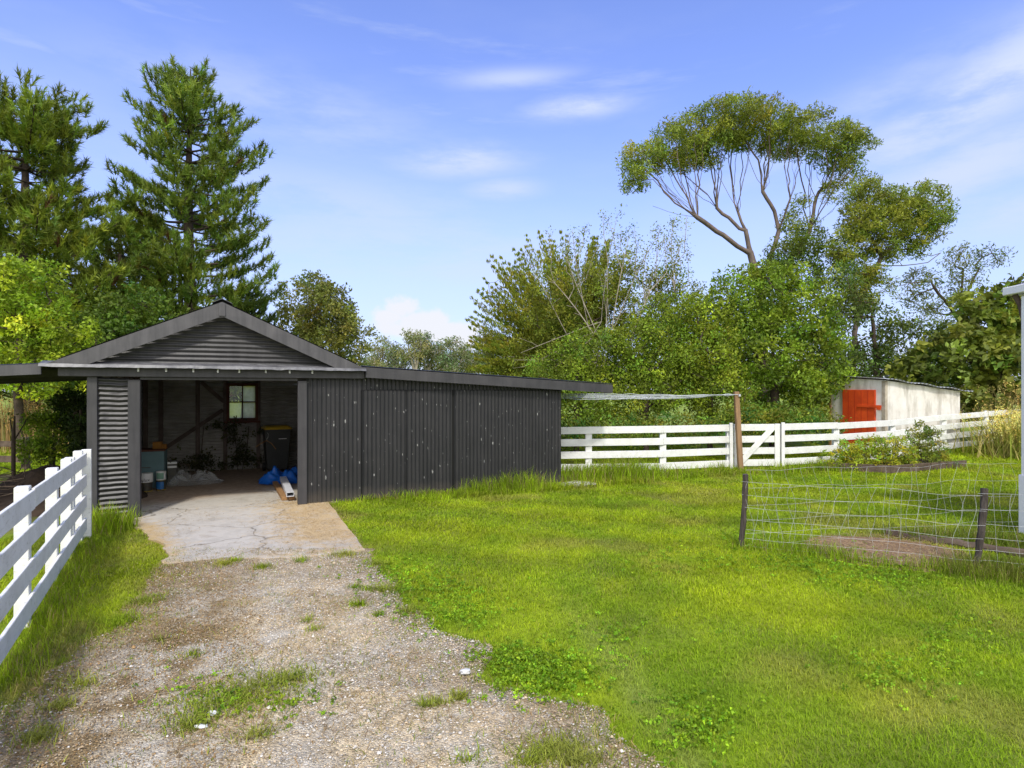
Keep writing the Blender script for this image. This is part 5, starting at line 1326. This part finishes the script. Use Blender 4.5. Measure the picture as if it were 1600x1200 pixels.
fl_ = thing('paddock_fence', 'white four-rail timber fence running from the foreground to the shed corner', 'fence', (-5.66, 7.62, 0))
dirv = np.array([-.504, .864])
nrm = np.array([-.864, -.504])
for (ya, yb) in ((7.75, 4.9), (4.9, 2.2)): rails(fl_, (left_line(ya), ya), (left_line(yb) - .001, yb + .001), 1, seed=int(ya * 10))
for y_, w_, top in ((2.6, .1, 1.2), (3.75, .1, 1.22), (4.9, .105, 1.19), (6.06, .105, 1.19), (6.85, .11, 1.19), (7.05, .11, 1.185), (7.66, .11, 1.2)):
    c0 = np.array([left_line(y_), y_]) + nrm * .07
    M = np.eye(4); ang = math.atan2(dirv[1], dirv[0]); M[:3, :3] = np.array(Matrix.Rotation(ang, 3, 'Z')); M[:3, 3] = (*c0, 0)
    MB().box((-w_ / 2, -.05, -.02), (w_ / 2, .05, top), .006, M).build('post', M_['white'], fl_, local=False)
c0 = np.array([left_line(7.82), 7.82]); M[:3, 3] = (*c0, 0)
MB().box((-.035, -.055, -.02), (.035, .055, 1.20), .004, M).build('end_board', M_['white'], fl_, local=False)

FR = [(0.6, 13.25), (1.79, 13.42), (3.6, 13.7), (5.4, 14.25)]
fr_ = thing('paddock_fence', 'white four-rail fence between the lean-to and the small gate', 'fence', (3.6, 13.7, 0))
for k in ((0, 2), (2, 3)): rails(fr_, FR[k[0]], np.array(FR[k[1]]) - .002, 1, seed=k[0] + 3)
for (x_, y_) in FR[1:] + [(0.65, 13.27)]:
    MB().box((x_ - .075, y_ + .02, 0), (x_ + .075, y_ + .12, 1.14), .006).build('post', M_['white'], fr_, local=False)
MB().box((5.36, 14.16, .08), (5.44, 14.215, 1.2), .004).build('end_board', M_['white'], fr_, local=False)
FR2 = [(6.74, 14.42), (8.47, 15.0), (10.64, 16.05), (12.97, 17.25), (17.2, 19.3)]
fr2 = thing('paddock_fence', 'white four-rail fence curving past the white hut to the house', 'fence', (8.47, 15.0, 0))
for a, b in zip(FR2[:-1], FR2[1:]): rails(fr2, a, np.array(b) - .002, 1, seed=int(a[0]))
for (x_, y_) in FR2[:-1] + [(15.1, 18.28), (17.15, 19.3)]:
    z_ = float(gz(x_, y_)); MB().box((x_ - .075, y_ + .03, 0), (x_ + .075, y_ + .13, 1.14 + z_), .006).build('post', M_['white'], fr2, local=False)
MB().box((6.72, 14.35, .05), (6.80, 14.40, 1.2), .004).build('end_board', M_['white'], fr2, local=False)
gt = thing('gate', 'small white timber gate with a diagonal brace beside the clothesline post', 'gate', (5.5, 14.27, 0))
a, b = np.array([5.49, 14.26]), np.array([6.68, 14.40])
rails(gt, a, b, 1, jit=.002)
dn = (b - a) / np.linalg.norm(b - a); nn = np.array([dn[1], -dn[0]])
for e in (a + dn * .06, b - dn * .07):
    MB().bar((*(e + nn * .031), .10), (*(e + nn * .031), 1.17), .13, .028, .004, up=(*nn, 0)).build('stile', M_['white'], gt, local=False)
MB().bar((*(a + dn * .14 + nn * .033), .2), (*(b - dn * .18 + nn * .033), 1.08), .03, .14, .004).build('brace', M_['white'], gt, local=False)

# brown rail fence far left
bf = thing('rail_fence', 'weathered brown two-rail fence at the far edge behind the sapling', 'fence', (-12.6, 14.4, 0))
for z_, h in ((.66, .14), (.28, .16)): MB().bar((-17, 14.9, z_), (-12.25, 14.4, z_), .04, h).build('rail', M_['oldwood'], bf, local=False)
for x_, y_ in ((-12.3, 14.5), (-14.5, 14.75), (-16.8, 15.0)): MB().box((x_ - .07, y_ - .0, 0), (x_ + .07, y_ + .14, .82), .006).build('post', M_['oldwood'], bf, local=False)

# clothesline
cl_ = thing('clothesline', 'brown post carrying slack white clothesline cords to the lean-to', 'clothesline', (5.49, 14.0, 0))
MB().bar((5.56, 14.0, 0), (5.45, 14.0, 1.97), .12, .11, .008, up=(1, 0, 0)).build('post', M_['post'], cl_, local=False)
MB().bar((5.50, 13.9, 1.88), (5.50, 14.16, 1.88), .05, .06, .004).build('hook_bracket', M_['wire'], cl_, local=False)
mb = MB()
we = S2W(5.19, 1.5)
for k in range(7):
    q = np.random.default_rng(k); a3 = np.array([5.46, 13.92 + .02 * k, 1.90]); b3 = np.array([we[0] - .03 * k, we[1] + .06 * k, 1.95 - .016 * k])
    sag = .03 + .010 * k; t_ = np.linspace(0, 1, 24)
    pts = a3 + (b3 - a3) * t_[:, None]; pts[:, 2] -= 4 * sag * t_ * (1 - t_) + .01 * q.normal(0, 1, 24) * (k % 3 == 0)
    mb.tube(pts, .006, 4)
pts = np.array([5.46, 13.95, 1.89]) + (np.array([we[0], we[1], 1.88]) - np.array([5.46, 13.95, 1.89])) * np.linspace(.4, .62, 26)[:, None]
pts[:, 2] += -.06 + .025 * np.random.default_rng(4).normal(0, 1, 26); mb.tube(pts, .006, 4)
mb.build('cords', M_['cord'], cl_, local=False)

# wire netting pen
def netting(o, a, b, h_f, nv, nh, seed, r=.0014, bulge=.022):
    q = np.random.default_rng(seed); a, b = np.array(a, float), np.array(b, float); L = np.linalg.norm(b - a)
    d = (b - a) / L; nn_ = np.array([-d[1], d[0]])
    ph = q.random(6) * 6.28

    def pt(t_, f_):
        x = t_ * L
        wob = bulge * (np.sin(x * 2.3 + ph[0] + 2 * f_) + .6 * np.sin(x * 5.1 + ph[1] + 3 * f_)) * np.minimum(1, np.minimum(t_, 1 - t_) * 8)
        sag = (.012 * np.sin(x * 3.1 + ph[2]) + .008 * np.sin(x * 6.3 + ph[3] + f_ * 3)) * np.minimum(1, np.minimum(t_, 1 - t_) * 8) * (.3 + f_)
        xs = x + .05 * np.sin(f_ * 5 + x * 1.7 + ph[4]) * f_
        p2 = a + d * xs[:, None] + nn_ * wob[:, None]
        return np.column_stack([p2, .03 + (h_f - .03) * f_ + sag])
    mb = MB()
    hs = np.cumsum([0] + [.1, .12, .14, .16, .17, .18, .19][:nh - 1]); hs = hs / hs[-1]
    for f_ in hs:
        t_ = np.linspace(0, 1, 70); mb.tube(pt(t_, np.full(70, f_)), r, 4, False)
    for k in range(nv):
        f_ = np.linspace(0, 1, 16); t_ = np.full(16, (k + .5) / nv + q.normal(0, .15) / nv) + .012 * np.sin(f_ * 6 + q.random() * 6); mb.tube(pt(np.clip(t_, 0, 1), f_), r, 4, False)
        for g_ in hs[1:-1]:
            c0 = pt(np.array([(k + .5) / nv]), np.array([g_]))[0]
    mb.build('netting', M_['wire'], o, local=False)


def stake(o, a, b, r, seed):
    t_ = np.linspace(0, 1, 9); q = np.random.default_rng(seed); a, b = np.array(a, float), np.array(b, float)
    p = a + (b - a) * t_[:, None] + q.normal(0, .006, (9, 3)); mb = MB(); mb.tube(p, r * (1 + q.normal(0, .06, 9)), 7); mb.build('stake', M_['stake'], o, local=False)


w1 = thing('wire_fence', 'sagging wire netting on two dark stakes along the near side of the pen', 'fence', (2.94, 7.35, 0))
stake(w1, (2.93, 7.35, -.03), (2.99, 7.35, .93), .034, 1); stake(w1, (5.14, 6.36, -.03), (5.26, 6.40, .90), .036, 2)
netting(w1, (2.96, 7.32), (5.18, 6.34), .84, 15, 7, 5); netting(w1, (5.2, 6.36), (6.95, 5.85), .86, 10, 7, 6)
w2 = thing('wire_fence', 'loose wire netting along the far side of the pen to the house post', 'fence', (4.5, 7.9, 0))
netting(w2, (3.0, 7.38), (7.1, 8.06), .98, 22, 6, 9, bulge=.035)
q = np.random.default_rng(12); t_ = np.linspace(0, 1, 22)
p = np.array([5.16, 7.92, .03]) + (np.array([6.6, 6.45, .03]) - np.array([5.16, 7.92, .03])) * t_[:, None] + np.column_stack([q.normal(0, .012, (22, 2)), q.normal(0, .008, 22)])
mb = MB(); mb.tube(p, .055 * (1 + q.normal(0, .1, 22)), 8); tag(mb.build('log', M_['oldwood'], None, local=True), 'half-buried weathered log edging the bare mulch in the pen', 'log')
# odd slab by the lean-to
rock('concrete_slab', 'small pale concrete slab in the grass at the lean-to corner', (1.42, 12.15, .02), (.42, .28, .05), M_['stone'], 8)

# ---------------------------------------------------------------- white hut
al = R(20); hu = np.array([math.cos(al), math.sin(al)]); hv = np.array([-math.sin(al), math.cos(al)])
hz0 = .18
hut = thing('hut', 'small white concrete hut with iron roof beyond the fence', 'hut', (11.01, 17.0, hz0), al)
zc, zr, L, Wd = 2.30 - hz0, 1.97 - hz0, 3.28, 1.85
zl = 2.43 - hz0
def roofz(s_, d_): return zc + (zr - zc) * s_ / L + (zl - zc) * d_ / Wd
v = [(0, 0, -.2), (L, 0, -.2), (L, Wd, -.2), (0, Wd, -.2)] + [(s_, d_, roofz(s_, d_)) for s_, d_ in ((0, 0), (L, 0), (L, Wd), (0, Wd))]
MB().add(np.array(v), [(0, 1, 5, 4), (1, 2, 6, 5), (2, 3, 7, 6), (3, 0, 4, 7), (4, 5, 6, 7)]).build('wall', M_['hut'], hut)
MB().box((-.03, Wd - .02, -.2), (.09, Wd + .07, zl - .02), .006).build('corner_board', M_['ply'], hut)
MB().box((-.012, -.012, -.2), (.10, .10, zc - .02), .004).build('corner_strip', mat_simple('stained_corner_concrete', (.50, .45, .36), (.26, .21, .15), 4, .9, .1), hut)
n = int(3.9 / .16 * 6); s_ = np.linspace(-.12, L + .42, n); d_ = np.linspace(-.16, Wd + .12, 5); Sg, Dg = np.meshgrid(s_, d_, indexing='ij')
z_ = roofz(Sg, Dg) + .045 + .016 * np.cos(2 * math.pi * Sg / .16) + .02 * np.sin(Sg * 5.2) * (Dg < 0.2)
i = np.arange(n * 5).reshape(n, 5); rf = np_mesh('roof', np.stack([Sg, Dg, z_], -1).reshape(-1, 3), np.stack([i[:-1, :-1], i[:-1, 1:], i[1:, 1:], i[1:, :-1]], -1).reshape(-1, 4), M_['hutroof'], hut, smooth=True, local=True)
dd0, dd1 = .28, 1.38
door = MB().box((-.06, dd0, -.1), (-.004, dd1, 1.90 - hz0 + .12), .006).build('door', M_['red'], hut)
mb = MB()
for k in range(1, 5): mb.box((-.066, dd0 + (dd1 - dd0) * k / 5 - .006, -.09), (-.061, dd0 + (dd1 - dd0) * k / 5 + .006, 1.88 - hz0 + .12))
mb.build('door_boards', mat_simple('dark_red_joint', (.42, .034, .008)), door)
MB().box((-.09, dd0 - .22, 1.30), (-.067, dd0 + .55, 1.38), .004).build('latch_bar', M_['red'], door)
MB().box((-.10, dd0 - .2, 1.24), (-.062, dd0 - .08, 1.33), .004).build('latch', M_['red'], door)
MB().box((-.09, dd1 - .12, .75), (-.062, dd1 + .2, .90), .004).build('hinge', M_['red'], door)

# ---------------------------------------------------------------- house corner at the frame edge
hs = thing('house', 'white weatherboard house corner with grey roof and verandah post at the frame edge', 'house', (7.12, 8.0, 0))
MB().box((7.13, 7.95, 0), (7.25, 8.07, 3.32), .006).build('verandah_post', M_['housewhite'], hs, local=False)
MB().box((7.11, 7.93, 0), (7.27, 8.09, .82), .006).build('post_base', M_['housewhite'], hs, local=False)
MB().box((9.2, -4, 0), (15, 7.6, 3.4)).build('wall', M_['housewhite'], hs, local=False)
MB().box((7.14, -4, 3.1), (7.24, 7.94, 3.32)).build('verandah_beam', M_['housewhite'], hs, local=False)
v = [(7.13, 8.22, 3.48), (15.2, 8.22, 3.48), (7.13, -4.2, 3.48), (15.2, -4.2, 3.48), (11, 4.2, 5.4), (11, -.5, 5.4)]
MB().add(np.array(v), [(0, 1, 4), (0, 4, 5, 2), (1, 3, 5, 4), (2, 5, 3), (0, 2, 3, 1)]).build('roof', M_['houseroof'], hs, local=False)
mb = MB(); mb.box((7.06, -4.2, 3.36), (7.125, 8.30, 3.475), .01); mb.box((7.1255, 8.225, 3.36), (15.2, 8.30, 3.475), .01); mb.build('gutter', M_['housewhite'], hs, local=False)
MB().tube([(7.16, 8.2, 3.36), (7.19, 8.14, 3.2), (7.2, 8.1, 3.0)], .035, 8).build('downpipe', M_['oldwood'], hs, local=False)

# ---------------------------------------------------------------- camera, sun, sky
cam = bpy.data.cameras.new('camera'); co = bpy.data.objects.new('camera', cam); col.objects.link(co)
co.location = (0, 0, CAMH); co.rotation_euler = (R(90), 0, 0)
cam.sensor_width = 36; cam.lens = F / 1600 * 36; cam.shift_y = (HY - 600) / 1600; cam.clip_end = 4000; cam.clip_start = .05
sc.camera = co
sd = Vector((SUN_DIR[0], SUN_DIR[1], -math.tan(SUN_EL) * math.hypot(*SUN_DIR))).normalized()
sl = bpy.data.lights.new('sun', 'SUN'); sl.energy = 3.1; sl.angle = R(5); sl.color = (1.0, 0.95, 0.87)
so = bpy.data.objects.new('sun', sl); col.objects.link(so); so.rotation_euler = sd.to_track_quat('-Z', 'Y').to_euler(); so.location = (-5, -12, 20)

wd = bpy.data.worlds.new('World'); sc.world = wd; wd.use_nodes = True
nt = wd.node_tree; nt.nodes.clear()
N = lambda typ, **kw: (lambda o: ([setattr(o, k, v) for k, v in kw.items()], o)[1])(nt.nodes.new(typ))
Lk = nt.links.new
sky = N('ShaderNodeTexSky', sky_type='NISHITA', sun_disc=False, sun_elevation=SUN_EL, sun_rotation=math.atan2(-SUN_DIR[0], -SUN_DIR[1]), air_density=1.0, dust_density=0.6, ozone_density=2.0)
tc = N('ShaderNodeTexCoord'); bg = N('ShaderNodeBackground'); ow = N('ShaderNodeOutputWorld'); Lk(bg.outputs[0], ow.inputs[0])
bg.inputs['Strength'].default_value = 0.15


def mth(op, a, b=None):
    o = N('ShaderNodeMath', operation=op)
    for k, v in enumerate((a, b)):
        if v is None: continue
        if hasattr(v, 'links'): Lk(v, o.inputs[k])
        else: o.inputs[k].default_value = v
    return o.outputs[0]


def mixc(f, a, b, typ='MIX'):
    o = N('ShaderNodeMix', data_type='RGBA', blend_type=typ)
    for k, v in ((0, f), (6, a), (7, b)):
        if hasattr(v, 'links'): Lk(v, o.inputs[k])
        else: o.inputs[k].default_value = v if k == 0 else (*v, 1)
    return o.outputs[2]


def ramp1(f, p0, p1, c0=0., c1=1.):
    o = N('ShaderNodeMapRange', interpolation_type='SMOOTHSTEP'); Lk(f, o.inputs[0])
    for k, v in zip((1, 2, 3, 4), (p0, p1, c0, c1)): o.inputs[k].default_value = v
    return o.outputs[0]


def wnoise(vec, scale, detail, sc3=(1, 1, 1), rot=(0, 0, 0), rough=.55):
    m = N('ShaderNodeMapping'); m.inputs['Scale'].default_value = sc3; m.inputs['Rotation'].default_value = rot; Lk(vec, m.inputs[0])
    o = N('ShaderNodeTexNoise'); o.inputs['Scale'].default_value = scale; o.inputs['Detail'].default_value = detail; o.inputs['Roughness'].default_value = rough
    Lk(m.outputs[0], o.inputs['Vector']); return o.outputs['Fac']


dirn = tc.outputs['Generated']
base = mixc(1.0, sky.outputs[0], (1.60, 1.52, 2.10), 'MULTIPLY')
# thin high veil and streaks, stretched along the horizon
veil = ramp1(wnoise(dirn, 1.6, 5, (1, 1, 3.2), (0, .35, .2)), .42, .75, 0, .55)
streak = mth('MULTIPLY', ramp1(wnoise(dirn, 3.0, 8, (.8, 1, 6), (.1, -.25, .3), .6), .52, .72), .35)


def blob(px, py, rx, ry, tilt=0.0):
    d = Vector(((px - CX) / F, 1, (HY - py) / F)); L = d.length; d.normalize()
    q = d.to_track_quat('Y', 'Z').to_matrix(); q = q @ Matrix.Rotation(tilt, 3, 'Y')
    ax, az = q @ Vector((1, 0, 0)), q @ Vector((0, 0, 1))
    tot = None
    for a, rd in ((ax, rx / F / L), (az, ry / F / L)):
        dp = N('ShaderNodeVectorMath', operation='DOT_PRODUCT'); Lk(dirn, dp.inputs[0]); dp.inputs[1].default_value = a
        t2 = mth('POWER', mth('DIVIDE', dp.outputs['Value'], rd), 2.0)
        tot = t2 if tot is None else mth('ADD', tot, t2)
    dp = N('ShaderNodeVectorMath', operation='DOT_PRODUCT'); Lk(dirn, dp.inputs[0]); dp.inputs[1].default_value = d
    return mth('MULTIPLY', mth('EXPONENT', mth('MULTIPLY', tot, -1.0)), mth('GREATER_THAN', dp.outputs['Value'], 0.0))


wn = wnoise(dirn, 9.0, 7, (.6, 1, 2.4), (0, .15, 0), .62)
wisp = None
for (px, py, rx, ry, tl, k) in ((715, 250, 95, 24, -.05, .75), (905, 166, 80, 17, -.05, .8), (800, 122, 95, 14, -.04, .5), (785, 296, 55, 16, -.05, .55), (1540, 140, 240, 60, -.45, .75), (1500, 270, 260, 55, -.30, .6), (1300, 200, 260, 40, -.35, .35), (1550, 330, 160, 40, .1, .5), (560, 330, 330, 60, .12, .35), (430, 170, 260, 60, .05, .35), (700, 400, 400, 60, .1, .4)):
    b = mth('MULTIPLY', blob(px, py, rx, ry, tl), k)
    wisp = b if wisp is None else mth('MAXIMUM', wisp, b)
wisp = mth('MULTIPLY', wisp, ramp1(wn, .30, .64, .30, 1.45))
hor = N('ShaderNodeSeparateXYZ'); Lk(dirn, hor.inputs[0])
haze = ramp1(hor.outputs[2], .0, .46, .72, 0.0)
cover = mth('MINIMUM', mth('MAXIMUM', mth('MAXIMUM', mth('MULTIPLY', veil, .45), streak), wisp), 1.0)
c1 = mixc(haze, base, (3.7, 4.4, 6.1))
c1 = mixc(mth('MULTIPLY', cover, .95), c1, (4.7, 5.3, 6.6))
cum = None
cn = wnoise(dirn, 20.0, 9, (1, 1, 1.2), (0, 0, 0), .6)
for (px, py, rx, ry) in ((630, 482, 34, 22), (660, 500, 60, 22), (700, 520, 80, 24), (640, 515, 70, 24), (610, 495, 30, 14), (740, 535, 60, 18)):
    b = blob(px, py, rx, ry); cum = b if cum is None else mth('MAXIMUM', cum, b)
cum = ramp1(mth('ADD', cum, mth('MULTIPLY', mth('MULTIPLY', mth('SUBTRACT', cn, .5), 1.7), ramp1(cum, .03, .3))), .34, .80)
c1 = mixc(mth('MULTIPLY', cum, .95), c1, (6.0, 6.1, 6.5))
rear_fill = mth('MULTIPLY', ramp1(mth('MULTIPLY', hor.outputs[1], -1.0), .05, .55), ramp1(hor.outputs[2], .0, .12))  # unseen bright broken cloud behind the camera, added as fill light
rear_fill = mth('MULTIPLY', rear_fill, ramp1(wnoise(dirn, 2.2, 6, (1, 1, 1.6), (0, 0, .4)), .36, .56, .35, 1.0))
c1 = mixc(rear_fill, c1, (15.5, 15.2, 14.6))
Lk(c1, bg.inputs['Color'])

sc.view_settings.view_transform = 'Standard'; sc.view_settings.look = 'None'; sc.view_settings.exposure = 0; sc.view_settings.gamma = 1
sc.render.engine = 'CYCLES'
cy = sc.cycles
cy.max_bounces = 8; cy.diffuse_bounces = 4; cy.glossy_bounces = 2; cy.transmission_bounces = 4; cy.transparent_max_bounces = 8
cy.use_denoising = True
print('blades', tot)
